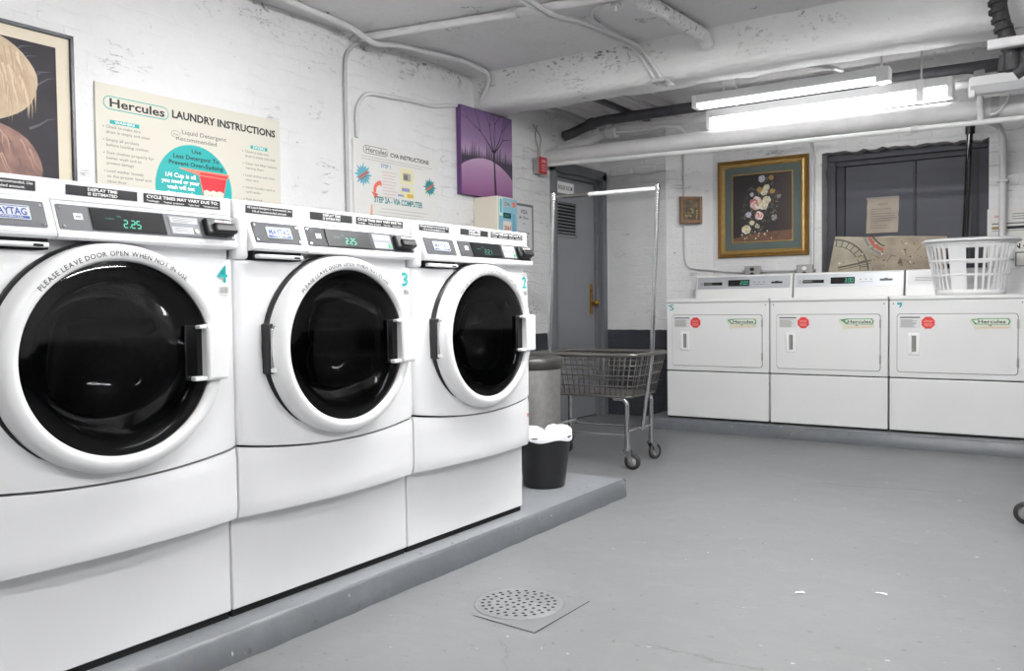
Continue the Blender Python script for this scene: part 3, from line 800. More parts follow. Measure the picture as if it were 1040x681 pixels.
b.poly([(.561, .301), (.58, .308), (.60, .300), (.62, .309), (.64, .301), (.66, .308), (.683, .299), (.667, .229), (.573, .229)], y - .0016, mat('powder', 'efd9c9', .6))
b.text('1/4 cup', .622, .268, .016, y - .0022, INKG, .01, .07, 'c')
for t, zz, wd in (('1/4 Cup is all', .352, .17), ('you need or your', .323, .215), ('wash will not', .294, .155), ('rinse properly.', .265, .165)): b.text(t, .432, zz, .020, y - .0008, WHITE, .035, wd, 'c')
b.rect(.862, .975, .556, .574, y, TEAL); b.text('DRYERS', .918, .5595, .0115, y - .0008, WHITE, .02, .08, 'c')
tr_ = ['Check to make sure', 'drum is empty and clean', None, 'Clean lint filter before', 'starting dryer', None, 'Load clothes and close', 'dryer door', None, 'Insert laundry card in', 'card reader', None, 'Push desired', 'temperature setting', 'to start dryer']
z = .532; first = True
for t in tr_:
    if t is None: z -= .016; first = True; continue
    if first: b.disc(.812, z + .005, .003, y, INKG, seg=8)
    b.text(t, .826, z, .0125, y, INKG, .004, len(t) * .0088); z -= .0235; first = False
b.build('board', pz)

cv = empty('instruction_sign', (XW + .002, 3.842, 1.42), LEFT, 'white card machine instructions sign with two starburst badges, beside the purple canvas', 'sign')
b = MB(); W_, H_ = .824, .612
b.box(0, W_, -.008, 0, 0, H_, PAPERW, .002); y = -.0088
oval_logo(b, .088, .535, .225, .05, y, INKG, INKG, PAPERW)
b.text('CVA INSTRUCTIONS', .335, .541, .026, y, INK, .025, .385)
for i in range(2): b.rect(.07, .755 - .1 * i, .515 - i * .016, .519 - i * .016, y, mat('faint_print', 'b4b1ad', .6))
b.text('STEP 1', .245, .466, .022, y, mat('steel_blue_print', '7f93b4', .5), .03, .092)
for i in range(9): b.rect(.255 + .004 * (i % 2), .395 - .012 * (i % 3), .437 - i * .0195, .441 - i * .0195, y, mat('rose_print', 'd0aaa4', .6))
b.rect(.425, .560, .385, .485, y, mat('yellow_print', 'ded9ae', .5)); b.rect(.455, .53, .405, .455, y - .0006, mat('photo_grey', 'a79f9a', .5)); b.rect(.462, .50, .412, .445, y - .001, INKG)
b.rect(.425, .560, .292, .372, y, mat('yellow_print')); b.rect(.44, .52, .335, .358, y - .0006, mat('lilac_print', '8d93bd', .5)); b.rect(.49, .555, .298, .322, y - .0006, mat('amber_print', 'dcb24e', .5)); b.rect(.40, .46, .300, .312, y - .0006, mat('lilac_print'))
for cx, cz, r1, colr in ((.085, .400, .082, mat('burst_blue', '5fa5b6', .5)), (.728, .390, .072, mat('burst_teal', '2a8e92', .5))):
    P = []
    for i in range(32):
        a = 2 * math.pi * i / 32; q = r1 * (1.0 if i % 4 == 0 else .82 if i % 2 == 0 else .58); P.append((cx + q * math.cos(a), cz + q * math.sin(a) * .95))
    b.poly(P, y, colr); b.line(cx - r1 * .5, cz - r1 * .28, cx + r1 * .5, cz + r1 * .28, .018, y - .0008, mat('burst_red', 'b8685f', .5)); b.line(cx - r1 * .3, cz - r1 * .4, cx + r1 * .35, cz - r1 * .02, .007, y - .0008, INKG)
P = []
for i in range(9): a = R(100 + i * 12); P.append((.235 + .062 * math.cos(a), .315 + .062 * math.sin(a)))
for i in range(8, -1, -1): a = R(100 + i * 12); P.append((.235 + .036 * math.cos(a), .315 + .036 * math.sin(a)))
b.poly(P, y, SALMON); b.poly([(.155, .305), (.218, .295), (.190, .262)], y, SALMON); b.poly([(.225, .382), (.246, .378), (.252, .345), (.228, .352)], y, SALMON)
b.text('STEP 2A - VIA COMPUTER', .180, .243, .036, y, mat('teal_dark_print', '237f84', .5), .03, .470)
for i in range(6): b.rect(.245 - .03 * (i % 2), .70 - .05 * (i % 3), .205 - i * .022, .209 - i * .022, y, mat('faint_print'))
b.poly([(.14, .15), (.16, .15), (.165, .225), (.15, .225)], y, mat('hand_print', 'd99f82', .5)); b.rect(.125, .17, .135, .15, y, INKG)
b.build('board', cv)

# framed portrait
po = empty('framed_picture', (XW + .002, 1.18, 1.32), LEFT, 'framed portrait of a fair haired person in a black frame at the left edge', 'picture')
b = MB(); W_, H_ = .93, .885; fr = .016
for a in ((0, W_, 0, fr), (0, W_, H_ - fr, H_), (0, fr, 0, H_), (W_ - fr, W_, 0, H_)): b.box(a[0], a[1], -.022, 0, a[2], a[3], mat('frame_black', '23252e', .35), .002)
b.build('frame', po)
b = MB(); b.rect(fr, W_ - fr, fr, H_ - fr, -.008, mat('cream_mount', 'd9cfba', .8)); b.build('mount', po)
dk = mat('portrait_dark', '38353a', .6, noise=.35, nscale=5, spec=.2)
b = MB(); px0, px1, pz0, pz1 = .085, .855, .06, .82
b.rect(px0, px1, pz0, pz1, -.009, dk); rr = random.Random(12)
skin = mat('portrait_skin', 'c9a08a', .6, noise=.15, nscale=12); hair = mat('portrait_hair', 'c6b094', .6, noise=.25, nscale=14); scarf = mat('portrait_scarf', '8a675c', .6, noise=.45, nscale=13)
strk = [mat('hair_light', 'd3c2a6', .6), mat('hair_mid', 'b39a7d', .6), mat('hair_warm', 'bfa388', .6), hair]
def blob(cx, cz, rx, rz, y, m, jag=.02, n=36):
    ph = [rr.uniform(0, 6.28) for _ in range(3)]
    b.poly([(cx + rx * (1 + jag * (math.sin(2 * t + ph[0]) + math.sin(3 * t + ph[1]) + .6 * math.sin(7 * t + ph[2]))) * math.cos(t), cz + rz * (1 + jag * (math.sin(3 * t + ph[1]) + math.sin(2 * t + ph[2]))) * math.sin(t)) for t in (2 * math.pi * i / n for i in range(n))], y, m)
def stroke(x, z, pts, wd, y, m):
    """tapering brush stroke through relative points"""
    n = len(pts); x0_, z0_ = x, z
    for q, (dx, dz) in enumerate(pts):
        x1_, z1_ = min(max(x + dx, px0), px1), min(max(z + dz, pz0), pz1)
        b.line(x0_, z0_, x1_, z1_, wd * (1 - q / n), y, m, wd * (1 - (q + 1) / n)); x0_, z0_ = x1_, z1_
for q in range(9): stroke(rr.uniform(.6, .8), rr.uniform(.4, .78), [(.04, .02), (.08, .05), (.13, .06)], .012, -.0093 - q * .00001, mat('portrait_fold', '55525a', .6))
blob(.50, .285, .285, .190, -.0096, scarf)
sc = [mat('scarf_rose', '9c7568', .6), mat('scarf_brown', '6b504a', .6), mat('scarf_tan', 'a98976', .6), scarf]
for i in range(70):
    a = rr.uniform(-.35, 3.5); q = rr.uniform(.45, 1.0); x, z = .50 + .275 * q * math.cos(a), .285 + .182 * q * math.sin(a); c = math.sin(a)
    stroke(x, z, [(.02 * c, -.02), (.045 * c * math.cos(a), -.05), (.05 * math.cos(a), -.085)], .010, -.0101 - i * .00001, rr.choice(sc))
blob(.55, .645, .215, .185, -.0109, hair)
blob(.46, .52, .12, .155, -.0111, skin)
for i in range(120):
    a = rr.uniform(-.15, 2.7); q = rr.uniform(.35, 1.0); x = .55 + .20 * math.cos(a) * q; z = .645 + .17 * max(-.3, math.sin(a)) * q; o_ = .5 * math.cos(a)
    l = rr.uniform(.08, .20) * (1 if x > .5 else .6)
    stroke(x, z, [(.03 * o_, -.25 * l), (.05 * o_, -.6 * l), (.045 * o_, -l)], .011, -.0113 - i * .00001, rr.choice(strk))
for ex in (.415, .505): blob(ex, .54, .020, .010, -.0128, mat('portrait_eye', '4a3a36', .6)); b.line(ex - .03, .565, ex + .028, .57, .007, -.0129, mat('hair_mid'))
b.line(.465, .54, .475, .47, .010, -.0128, mat('portrait_shadow', 'b98468', .6)); blob(.465, .425, .036, .011, -.0128, mat('portrait_lip', 'a8605a', .6)); blob(.535, .47, .03, .03, -.0127, mat('portrait_cheek', 'c98d7d', .6))
b.build('painted_panel', po)

# purple tree canvas
ca = empty('canvas_painting', (XW + .002, 4.885, 1.80), LEFT, 'purple canvas painting of a bare tree, hung above the beige card kiosk', 'painting', ry=0)
ca.rotation_euler = (R(0), R(0), LEFT)
b = MB(); W_, H_ = .645, .625
sky = ramp_material('purple_sky', 2, [(0, '8a5a86'), (.12, '8a5a86'), (.42, 'bfa0c0'), (.66, '8d7398'), (1, '6f5680')], .6, .05, 0, H_)
hill = ramp_material('purple_hill', 2, [(0, '7c4f78'), (.35, '93658f'), (.8, 'a984a8'), (1, 'b596b4')], .6, .05, 0, .25)
edge = mat('canvas_edge', '5d3a6d', .7)
b.box(0, W_, -.04, 0, 0, H_, edge); y = -.0405
b.rect(0, W_, 0, H_, y, sky)
tree = mat('painted_black', '241c2b', .6); mid = mat('painted_grey', '3d3545', .6)
rr = random.Random(4); P = [(0, .15)]
for i in range(33):
    x = W_ * i / 32; base_ = .27 + .0 * x; P += [(x, base_), (min(W_, x + .010), base_ + rr.uniform(.04, .13) * (1.2 - .5 * abs(x - W_ / 2)))]
P = [(x, min(z, .42)) for x, z in P] + [(W_, .15)]
b.poly(P, y - .0006, mid)
hp = [(0, 0)] + [(W_ * i / 20, .215 + .075 * math.sin(math.pi * min(1, max(0, (i + 1) / 19)))) for i in range(21)] + [(W_, 0)]
hp = [(0, 0)] + [(W_ * i / 20, .205 + .08 * math.sin(math.pi * i / 20) ** .8 - .05 * (i / 20) ** 3) for i in range(21)] + [(W_, 0)]
b.poly(hp, y - .0012, hill)
def branch(x, z, a, l, wd, d):
    n = 3
    for k in range(n):
        x1, z1 = x + l / n * math.cos(a), z + l / n * math.sin(a)
        x1 = min(max(x1, .003), W_ - .003); z1 = min(z1, H_ - .003)
        b.line(x, z, x1, z1, wd * (1 - .2 * k), y - .0018, tree, wd * (1 - .2 * (k + 1))); x, z = x1, z1; a += rr.uniform(-.16, .16)
    if d > 0 and z < H_ - .01:
        for s_ in (-1, 1): branch(x, z, a + s_ * rr.uniform(.22, .55), l * rr.uniform(.62, .85), wd * .5, d - 1)
b.line(.420, 0, .410, .16, .028, y - .0018, tree, .020); b.line(.410, .16, .400, .34, .020, y - .0018, tree, .015)
for a, l in ((2.35, .22), (1.95, .2), (1.45, .22), (1.0, .2), (.75, .16)): branch(.400, .33, a, l, .012, 3)
b.build('canvas', ca)

# card kiosk, notice and fire alarm pull
kd, kw, kh = .215, .25, .50
ki = empty('card_kiosk', (XW + .001, 5.075, 1.29), LEFT, 'beige wall box with a blue front panel and the number 1, under the purple canvas', 'machine')
b = MB(); b.box(0, kw, -kd, 0, 0, kh, mat('beige_metal', 'd5cfbf', .45), .008); b.build('housing', ki)
b = MB(); yf = -kd - .0012
bl = mat('kiosk_blue', '85b3c4', .45); b.rect(.012, kw - .004, .012, kh - .01, yf + .0002, bl, .0015)
b.rect(.015, .060, .36, .49, yf - .002, mat('kiosk_pale', 'cfe0da', .5)); b.text('1', .038, .39, .085, yf - .003, TEAL, .06, .022, 'c')
b.rect(.066, .17, .425, .47, yf - .002, mat('kiosk_grey', '9fb0b4', .5)); b.text('CVA', .118, .436, .024, yf - .003, INKG, .03, .07, 'c')
b.rect(.068, .168, .345, .385, yf - .002, mat('kiosk_screen', '1e4a48', .25)); b.text('READY', .118, .357, .016, yf - .003, TEALD, 0, .06, 'c')
b.rect(.066, .17, .24, .325, yf - .002, mat('kiosk_tag', 'e2d5c8', .5)); b.text('2061', .118, .262, .030, yf - .003, mat('kiosk_red', 'a0584d', .5), .03, .085, 'c')
b.rect(.012, .062, .20, .235, yf - .002, mat('kiosk_plum', '6f5a7b', .5)); b.rect(.02, .06, .11, .175, yf - .002, mat('kiosk_pale')); b.text('8', .04, .12, .04, yf - .003, INKG, 0, .02, 'c')
for i in range(4): b.rect(.07, .17, .185 - i * .045, .212 - i * .045, yf - .002, mat('kiosk_pale')); b.rect(.08, .15, .195 - i * .045, .2 - i * .045, yf - .003, INKG)
b.disc(.205, .45, .022, yf - .002, SALMON); b.rect(.185, .225, .06, .38, yf - .002, mat('kiosk_deep', '6a9fb4', .5))
b.build('front_panel', ki)
b = MB(); b.push(Matrix.Rotation(R(-90), 4, 'Z'))          # sticker on the side that faces the room entrance
b.text('service', .09, .250, .020, -.0012, mat('faint_print'), .02, .09); b.poly([(.072, .14), (.10, .135), (.105, .17), (.09, .20), (.085, .235), (.08, .2), (.07, .17)], -.0012, INKG); b.rect(.11, .19, .16, .235, -.0010, mat('kiosk_side', 'dedad0', .5))
b.pop(); o = b.build('side_sticker', ki)
no = empty('notice_frame', (XW + .002, 5.60, 1.44), LEFT, 'small grey framed notice on the brick beside the beige kiosk', 'notice')
b = MB(); b.box(0, .27, -.012, 0, 0, .365, mat('grey_frame', '6f7074', .5), .003); b.build('frame', no)
b = MB(); b.rect(.012, .245, .012, .345, -.0125, mat('notice_paper', 'd2d2d4', .5)); yy = -.0132
for t, z, s, wd in (('VISA', .285, .034, .1), ('Mr. Phone', .245, .022, .13), ('^', .195, .02, .03), ('Card readers are', .13, .02, .17), ('at the door', .10, .02, .12)): b.text(t, .128, z, s, yy, INKG, .02, wd, 'c')
for i in range(3): b.rect(.05, .2, .07 - i * .018, .075 - i * .018, yy, INKG)
b.build('paper', no)
al = empty('fire_alarm', (XW + .002, 5.885, 2.062), LEFT, 'grey electrical box with a red front plate high beside the boiler door', 'alarm box')
b = MB(); b.box(0, .095, -.062, 0, 0, .125, GALV, .006); b.cyl((.0, -.03, .09), (-.008, -.03, .09), .012, GALV); b.cyl((.0, -.03, .04), (-.008, -.03, .04), .012, GALV); b.build('back_box', al)
b = MB(); b.box(-.004, .108, -.072, -.060, -.004, .130, mat('alarm_red', 'b02a34', .45), .004); yy = -.0735
b.text('FIRE', .052, .085, .022, yy, mat('pale_red', 'e6b1ac', .5), .03, .06, 'c')
for i in range(3): b.rect(.02, .085, .06 - i * .02, .067 - i * .02, yy, mat('pale_red'))
b.build('front_plate', al)
b = MB()
for k, (dx, sw) in enumerate(((.02, .03), (.06, -.035))):
    b.tube([(XW + .03, 5.90 + dx, 2.185), (XW + .025, 5.905 + dx + sw * .4, 2.27), (XW + .02, 5.90 + dx - sw, 2.36), (XW + .02, 5.90 + sw, 2.45)], .004, mat('cord_grey', '8f8c88', .6), 6, fillet=.05)
o = b.build('cord', al); o.matrix_parent_inverse = (Matrix.Translation((XW + .002, 5.885, 2.062)) @ Matrix.Rotation(LEFT, 4, 'Z')).inverted()

# ------------------------------------------------------------------ pictures, conduit and recess at the back
pa = empty('framed_picture', (-2.715, YB - .001, 1.395), 0, 'large gilt framed flower still life on the back wall', 'picture')
W_, H_ = .775, .828
def frame4(b, x0, x1, z0, z1, wd, prof, m):
    """mitred moulding; prof = [(inward, y)]"""
    rings = []
    for (d, yy) in prof: rings.append([(x0 + d, yy, z0 + d), (x1 - d, yy, z0 + d), (x1 - d, yy, z1 - d), (x0 + d, yy, z1 - d)])
    b.ring_sweep(rings, m, False, caps=False)
b = MB(); frame4(b, 0, W_, 0, H_, .06, [(0, 0), (0, -.025), (.006, -.032), (.016, -.030), (.020, -.022), (.024, -.020)], GOLDD)
frame4(b, 0, W_, 0, H_, .06, [(.024, -.020), (.034, -.032), (.046, -.034), (.054, -.026), (.058, -.016), (.062, -.012)], GOLD); b.build('frame', pa)
b = MB(); b.rect(.058, W_ - .058, .058, H_ - .058, -.010, MATG); b.build('mount', pa)
b = MB(); frame4(b, .122, W_ - .128, .122, H_ - .118, .01, [(0, -.0102), (.004, -.0145), (.008, -.0145), (.011, -.0102)], GOLD); b.build('inner_fillet', pa)
b = MB(); x0, x1, z0, z1 = .132, W_ - .138, .132, H_ - .128
b.rect(x0, x1, z0, z1, -.0104, ramp_material('still_life_ground', 0, [(0, '2b2526'), (.6, '2e2729'), (1, '40332f')], .5, .3, x0, x1))
b.poly([(x0, z0), (x1, z0), (x1, z0 + .085), (x0 + .22, z0 + .072), (x0, z0 + .03)], -.0108, mat('painted_table', '6d4e3c', .6, noise=.3, nscale=20))
rr = random.Random(21)
gl_ = [mat('leaf_a', '4c5748', .7), mat('leaf_b', '6b7460', .7), mat('leaf_c', '3a4440', .7), mat('leaf_d', '57503f', .7)]
k = 0
for i in range(230):
    a = rr.uniform(0, 6.28); q = rr.random() ** .6; x = .375 + .155 * q * math.cos(a) + .0; z = .44 + .235 * q * math.sin(a); x += (z - .44) * .18
    l = rr.uniform(.015, .045); t = rr.uniform(0, 6.28); c, s_ = math.cos(t), math.sin(t); wd = l * .28
    x = min(max(x, x0 + .03), x1 - .03); z = min(max(z, z0 + .04), z1 - .03)
    b.poly([(x - c * l / 2, z - s_ * l / 2), (x - s_ * wd / 2, z + c * wd / 2), (x + c * l / 2, z + s_ * l / 2), (x + s_ * wd / 2, z - c * wd / 2)], -.0112 - k * .000004, rr.choice(gl_)); k += 1
def bloom(x, z, r, cols, petals=7):
    global k
    for layer, sc in enumerate((1, .72, .45)):
        for i in range(petals):
            a = 2 * math.pi * (i + .5 * layer) / petals + rr.uniform(-.15, .15); px, pz_ = x + r * sc * .55 * math.cos(a), z + r * sc * .55 * math.sin(a); q = r * sc * .52; k += 1
            b.disc(px, pz_, q * rr.uniform(.8, 1.1), -.0118 - k * .000004, cols[(i + layer) % len(cols)], rz=q * rr.uniform(.75, 1.05), seg=10)
    k += 1; b.disc(x, z, r * .2, -.0119 - k * .000004, cols[-1], seg=8)
pk = [mat('petal_pink', 'd9b9b4', .7), mat('petal_blush', 'cba19d', .7), mat('petal_white', 'dcd5c8', .7), mat('petal_rose', 'b5706e', .7)]
wh = [mat('petal_white'), mat('petal_cream', 'cfcab2', .7), mat('petal_grey', 'b7b5a8', .7), mat('petal_yellow', 'c9bf86', .7)]
orr = [mat('petal_orange', 'a97c4a', .7), mat('petal_gold', 'a0864c', .7)]; lil = [mat('petal_lilac', '9d94a5', .7), mat('petal_lilac_pale', 'bdb6c2', .7)]
for f in ((.340, .455, .058, pk), (.395, .435, .042, wh), (.425, .475, .036, wh), (.360, .345, .038, pk), (.250, .235, .040, wh), (.405, .545, .030, wh), (.425, .580, .026, wh), (.365, .565, .024, orr), (.465, .660, .022, orr), (.475, .545, .022, orr), (.385, .655, .030, lil), (.27, .36, .026, lil), (.30, .29, .022, [wh[1], wh[3]]), (.49, .325, .026, [gl_[1], lil[0]]), (.53, .50, .018, [gl_[1], lil[0]]), (.30, .53, .018, lil), (.345, .26, .022, [wh[1], gl_[1]])): bloom(*f)
for i in range(14): b.disc(rr.uniform(x0 + .02, x1 - .12), z0 + rr.uniform(.02, .085), rr.uniform(.004, .008), -.0124, rr.choice(wh), seg=8); 
b.build('painted_panel', pa)

sm = empty('framed_picture', (-3.012, 7.118 - .002, 1.70), math.atan2(.25, .33), 'small brown wooden framed picture by the corner, hung over the wall conduit', 'picture')
b = MB(); W_, H_ = .195, .232
frame4(b, 0, W_, 0, H_, .03, [(0, -.03), (0, -.062), (.004, -.066), (.024, -.060), (.030, -.044), (.030, -.03)], WOOD); b.rect(.001, W_ - .001, .001, H_ - .001, -.032, WOOD); b.build('frame', sm)
b = MB(); b.rect(.028, W_ - .028, .028, H_ - .028, -.046, mat('small_panel', '6b5c45', .6, noise=.6, nscale=22)); rr = random.Random(2)
for i in range(40): b.disc(rr.uniform(.045, .15), rr.uniform(.04, .15), rr.uniform(.004, .012), -.0465 - i * .00002, rr.choice([mat('small_a', '8c7d57', .6), mat('small_b', '4b4637', .6), mat('small_c', 'a3905f', .6), mat('small_d', '584b3c', .6)]), seg=8)
b.build('painted_panel', sm)

# sockets and conduits on the back wall
def outlet(name, x, z, label, blank):
    e = empty(name, (x, YB, z), 0, label, 'socket', 'grey socket boxes above the dryers')
    b = MB(); b.box(-.068, .068, -.045, 0, -.045, .05, GALV, .008); b.cyl((-.085, -.022, 0), (-.066, -.022, 0), .014, GALV); b.cyl((.066, -.022, 0), (.085, -.022, 0), .014, GALV); b.build('back_box', e)
    b = MB(); b.rrect(-.05, .05, -.042, .046, .008, -.045, GALV, .003)
    for i, zz in enumerate((.020, -.022)):
        b.disc(0, zz, .019, -.0485, (WHITE if blank and i == 0 else BLACK), .002, rz=.015)
    b.build('cover_plate', e)
outlet('socket_box', -2.405, 1.268, 'grey metal socket box on the back wall below the flower picture', False)
outlet('socket_box', -1.968, 1.262, 'grey metal socket box by the recess corner, with one white blank', True)
b = MB(); b.tube([(-2.965, 7.13, 2.30), (-2.965, 7.13, 1.40), (-2.94, 7.150, 1.315), (-2.745, 7.28, 1.295), (-2.62, 7.28, 1.277), (-2.50, 7.28, 1.270)], .011, PIPEW, 8, fillet=.05)
tag(b.build('conduit'), 'thin white conduit dropping behind the small picture and bending to the socket', 'conduit')
b = MB(); b.tube([(-2.32, 7.28, 1.268), (-2.05, 7.28, 1.264)], .009, PIPEG, 8); tag(b.build('conduit'), 'short grey conduit between the two socket boxes', 'conduit')
b = MB(); b.tube([(-1.83, 6.75, 2.26), (-1.88, 7.15, 2.28), (-1.905, 7.28, 2.22), (-1.91, 7.28, 1.31)], .013, PIPEW, 8, fillet=.06); tag(b.build('conduit'), 'white conduit running down between the flower picture and the recess', 'conduit')
b = MB(); b.tube([(-.80, 6.22, 2.175), (-.66, 6.75, 2.245), (-.57, 7.15, 2.26), (-.545, 7.25, 2.17), (-.548, 7.25, 1.10)], .024, PIPEW, 10, fillet=.09); b.box(-.585, -.51, 7.22, 7.30, 1.86, 1.88, PIPEW, .004)
tag(b.build('conduit'), 'thick white conduit down the wall right of the recess, behind the basket', 'conduit')
po_ = empty('standpipe', (-.79, 7.22, 1.04), 0, 'black vertical pipe standing in front of the blocked doors', 'pipe')
b = MB(); b.tube([(-.012, 0, .0), (.04, -.05, 1.27)], .021, BLACKG, 12); b.build('pole', po_)
b = MB(); b.tube([(.037, -.047, 1.18), (.041, -.051, 1.27)], .032, BLACK, 12); b.build('coupling', po_)
# notice on the door, board behind the dryers, papers at the right
nt = empty('paper_notice', (-1.533, NY + .043, 1.555), 0, 'beige paper notice taped to the dark blocked door', 'notice')
b = MB(); nn_ = 8; V = []
for j in range(nn_ + 1):
    for i in range(5): V.append((.24 * i / 4 + rr.uniform(-.002, .002) + .008 * j / nn_, -.004 - .004 * math.sin(j * 1.1 + i), .285 * j / nn_))
b.raw(V, [(j * 5 + i, j * 5 + i + 1, j * 5 + i + 6, j * 5 + i + 5) for j in range(nn_) for i in range(4)], mat('aged_paper', 'b3a697', .7, noise=.12, nscale=9), True)
yy = -.0095
b.text('NOTICE', .128, .222, .014, yy, INKG, .02, .07, 'c')
for i, wd in enumerate((.16, .05, .19, .19, .2, .17, .06, .13, .15)): b.rect(.03, .03 + wd, .19 - i * .019, .1935 - i * .019, yy, INKG)
b.build('sheet', nt)
b = MB(); b.rect(.0, .245, .277, .289, -.0095, mat('clear_tape', '99938d', .3)); b.build('tape', nt)
bo = empty('cardboard_sheet', (-1.745, 7.156, 1.039), 0, 'stained beige cardboard sheet with ink drawings leaning behind the dryers', 'board', rx=R(-6))
b = MB(); cb_ = mat('stained_card', 'a59d8c', .8, noise=.3, nscale=5); P = [(-.045, 0), (.84, 0), (.84, .445), (.45, .47), (.30, .468), (.035, .488)]
b.poly(P, 0, cb_, .006); yy = -.0068
b.poly([(.31, 0), (.84, 0), (.84, .44), (.32, .46)], yy, mat('stained_card_warm', '9d9180', .8, noise=.35, nscale=7)); yy -= .0006
ik = mat('ink_faded', '5a5349', .7)
def curve(pts, wd, m):
    for p, q in zip(pts, pts[1:]): b.line(*p, *q, wd, yy, m)
curve([(.03 + .26 * math.sin(R(a)), .20 + .26 * math.cos(R(a))) for a in range(0, 95, 8)], .012, ik)
curve([(.03 + .20 * math.sin(R(a)), .20 + .21 * math.cos(R(a))) for a in range(0, 95, 8)], .006, ik)
for a in range(4, 92, 11): b.line(.03 + .2 * math.sin(R(a)), .2 + .21 * math.cos(R(a)), .03 + .26 * math.sin(R(a)), .2 + .26 * math.cos(R(a)), .007, yy, ik)
for r_, m_ in ((.20, mat('arc_blue', '6d747b', .7)), (.165, mat('arc_red', 'a85c50', .7)), (.135, mat('arc_dark', '4b4848', .7))):
    P = [(.50 + r_ * math.cos(R(a)), .52 + r_ * math.sin(R(a))) for a in range(188, 252, 7)]; P = [(x - .05, min(z, .462)) for x, z in P]; curve(P, .026 if m_ is MATS['arc_red'] else .012, m_)
curve([(.06, .235), (.20, .26), (.31, .285)], .014, ik); curve([(.06, .215), (.31, .262)], .006, ik); b.poly([(.50, .25), (.54, .25), (.52, .30)], yy, ik)
for i in range(26): b.line(.02 + i * .03, .17, .02 + i * .03 + rr.uniform(-.006, .006), .185 + rr.uniform(0, .02), .004, yy, ik)
for i in range(60): b.disc(rr.uniform(.03, .8), rr.uniform(.12, .42), rr.uniform(.002, .009), yy - .0002, rr.choice([ik, mat('rust_spot', '8a6d51', .8), mat('bleach_spot', 'cfc6b2', .8)]), seg=6)
for i in range(14): x, z = rr.uniform(.35, .8), rr.uniform(.18, .40); b.line(x, z, x + rr.uniform(-.06, .06), z + rr.uniform(-.05, .05), .004, yy, ik)
b.build('sheet', bo)
pr = empty('wall_poster', (-.648, YB - .001, 1.05), 0, 'white instruction sheet on the wall behind the plastic basket, right of the recess', 'poster')
b = MB(); b.box(0, .62, -.01, 0, 0, .62, PAPERW, .002); b.build('board', pr)
b = MB(); y = -.0112
b.text('SERVICE', .045, .555, .016, y, mat('burst_red'), .02, .07)
for i in range(3): b.rect(.16, .40, .575 - i * .018, .580 - i * .018, y, INKG)
b.rect(.03, .60, .505, .515, y, INKG); b.rect(.03, .13, .468, .490, y, mat('ochre_print', '93804a', .5)); b.rect(.13, .60, .468, .490, y, INK); b.rect(.25, .30, .474, .486, y - .0008, mat('amber_print'))
b.rect(.03, .60, .455, .459, y, INKG)
b.text('N CU', .175, .325, .036, y, INK, .035, .13); b.rect(.18, .27, .19, .30, y, INKG); b.rect(.19, .26, .2, .29, y - .0008, PAPERW); b.rect(.03, .6, .095, .11, y, INK)
for i in range(5): b.rect(.30, .52, .29 - i * .03, .297 - i * .03, y, INKG)
b.build('printing', pr)

# ------------------------------------------------------------------ pipes, conduits and lamps overhead
def pipe(name, pts, r, m, label, seg=14, fillet=.06, cat='pipe', group=None, extra=None):
    b = MB(); b.tube(pts, r, m, seg, fillet=fillet)
    if extra: extra(b)
    return tag(b.build(name), label, cat, group)
def bands(xs, y, z, r):
    def f(b):
        for x in xs: b.cyl((x - .022, y, z), (x + .022, y, z), r, PIPEG, seg=18)
    return f
pipe('heating_pipe', [(XW - .05, 6.12, 2.216), (-1.976, 6.10, 2.200), (-.60, 6.10, 2.180), (-.35, 6.10, 2.176), (.6, 6.1, 2.165), (2.9, 6.1, 2.15)], .066, PIPEW, 'thick white pipe across the room under the lit lamp, from above the grey door', 20, .2, extra=bands((-.50, .9), 6.10, 2.179, .071))
pipe('sprinkler_pipe', [(XW + .01, 6.05, 2.150), (-1.9, 6.03, 2.103), (-.40, 6.02, 2.087), (2.9, 6.0, 2.06)], .017, mat('pipe_bright', 'e6e6e5', .4), 'thin white pipe running just under the thick white pipe', 10, .1, extra=lambda b: b.cyl((-.965, 6.025, 2.093), (-.925, 6.025, 2.093), .023, PIPEW))
pipe('drain_pipe', [(XW + .02, 6.36, 2.43), (-3.66, 6.37, 2.445), (-3.42, 6.40, 2.525), (-2.6, 6.40, 2.525), (2.9, 6.40, 2.49)], .042, PIPED, 'dark pipe under the ceiling with an elbow near the corrugated sheet', 16, .10, extra=lambda b: b.cyl((-3.50, 6.39, 2.500), (-3.45, 6.395, 2.515), .050, PIPED))
pipe('water_pipe', [(XW + .02, 6.28, 2.315), (-3.44, 6.28, 2.335), (-3.25, 6.30, 2.415), (-2.6, 6.30, 2.41), (2.9, 6.30, 2.37)], .030, PIPEW, 'white pipe under the dark pipe, kinked near the boiler door', 14, .05)
b = MB(); b.tube([(-3.16, 6.22, 2.37), (-3.05, 6.2, 2.36), (-2.72, 6.2, 2.37), (-2.60, 6.2, 2.33), (-2.56, 6.2, 2.28)], .012, PIPEW, 8, fillet=.06); b.box(-3.25, -3.15, 6.18, 6.26, 2.33, 2.41, PIPEG, .012)
tag(b.build('conduit'), 'small white conduit curving out of a junction box above the thick pipe', 'conduit')
pipe('conduit', [(-1.25, 6.2, 2.435), (-.66, 6.2, 2.415), (-.60, 6.2, 2.395), (-.60, 6.12, 2.31), (-.58, 6.10, 2.275), (-.58, 6.02, 2.262), (-.575, 6.005, 2.2), (-.575, 6.02, 2.10)], .020, PIPEW, 'white conduit hooking down over the thick pipe right of the lit lamp', 10, .04, 'conduit', extra=lambda b: b.cyl((-.60, 6.2, 2.39), (-.60, 6.18, 2.44), .032, PIPEG))
pipe('conduit', [(-.42, 6.02, 2.24), (-.44, 6.018, 2.18), (-.49, 6.018, 2.13), (-.52, 6.022, 2.128)], .008, PIPEW, 'thin curved white wire on the thick pipe at the far right', 6, .05, 'conduit')
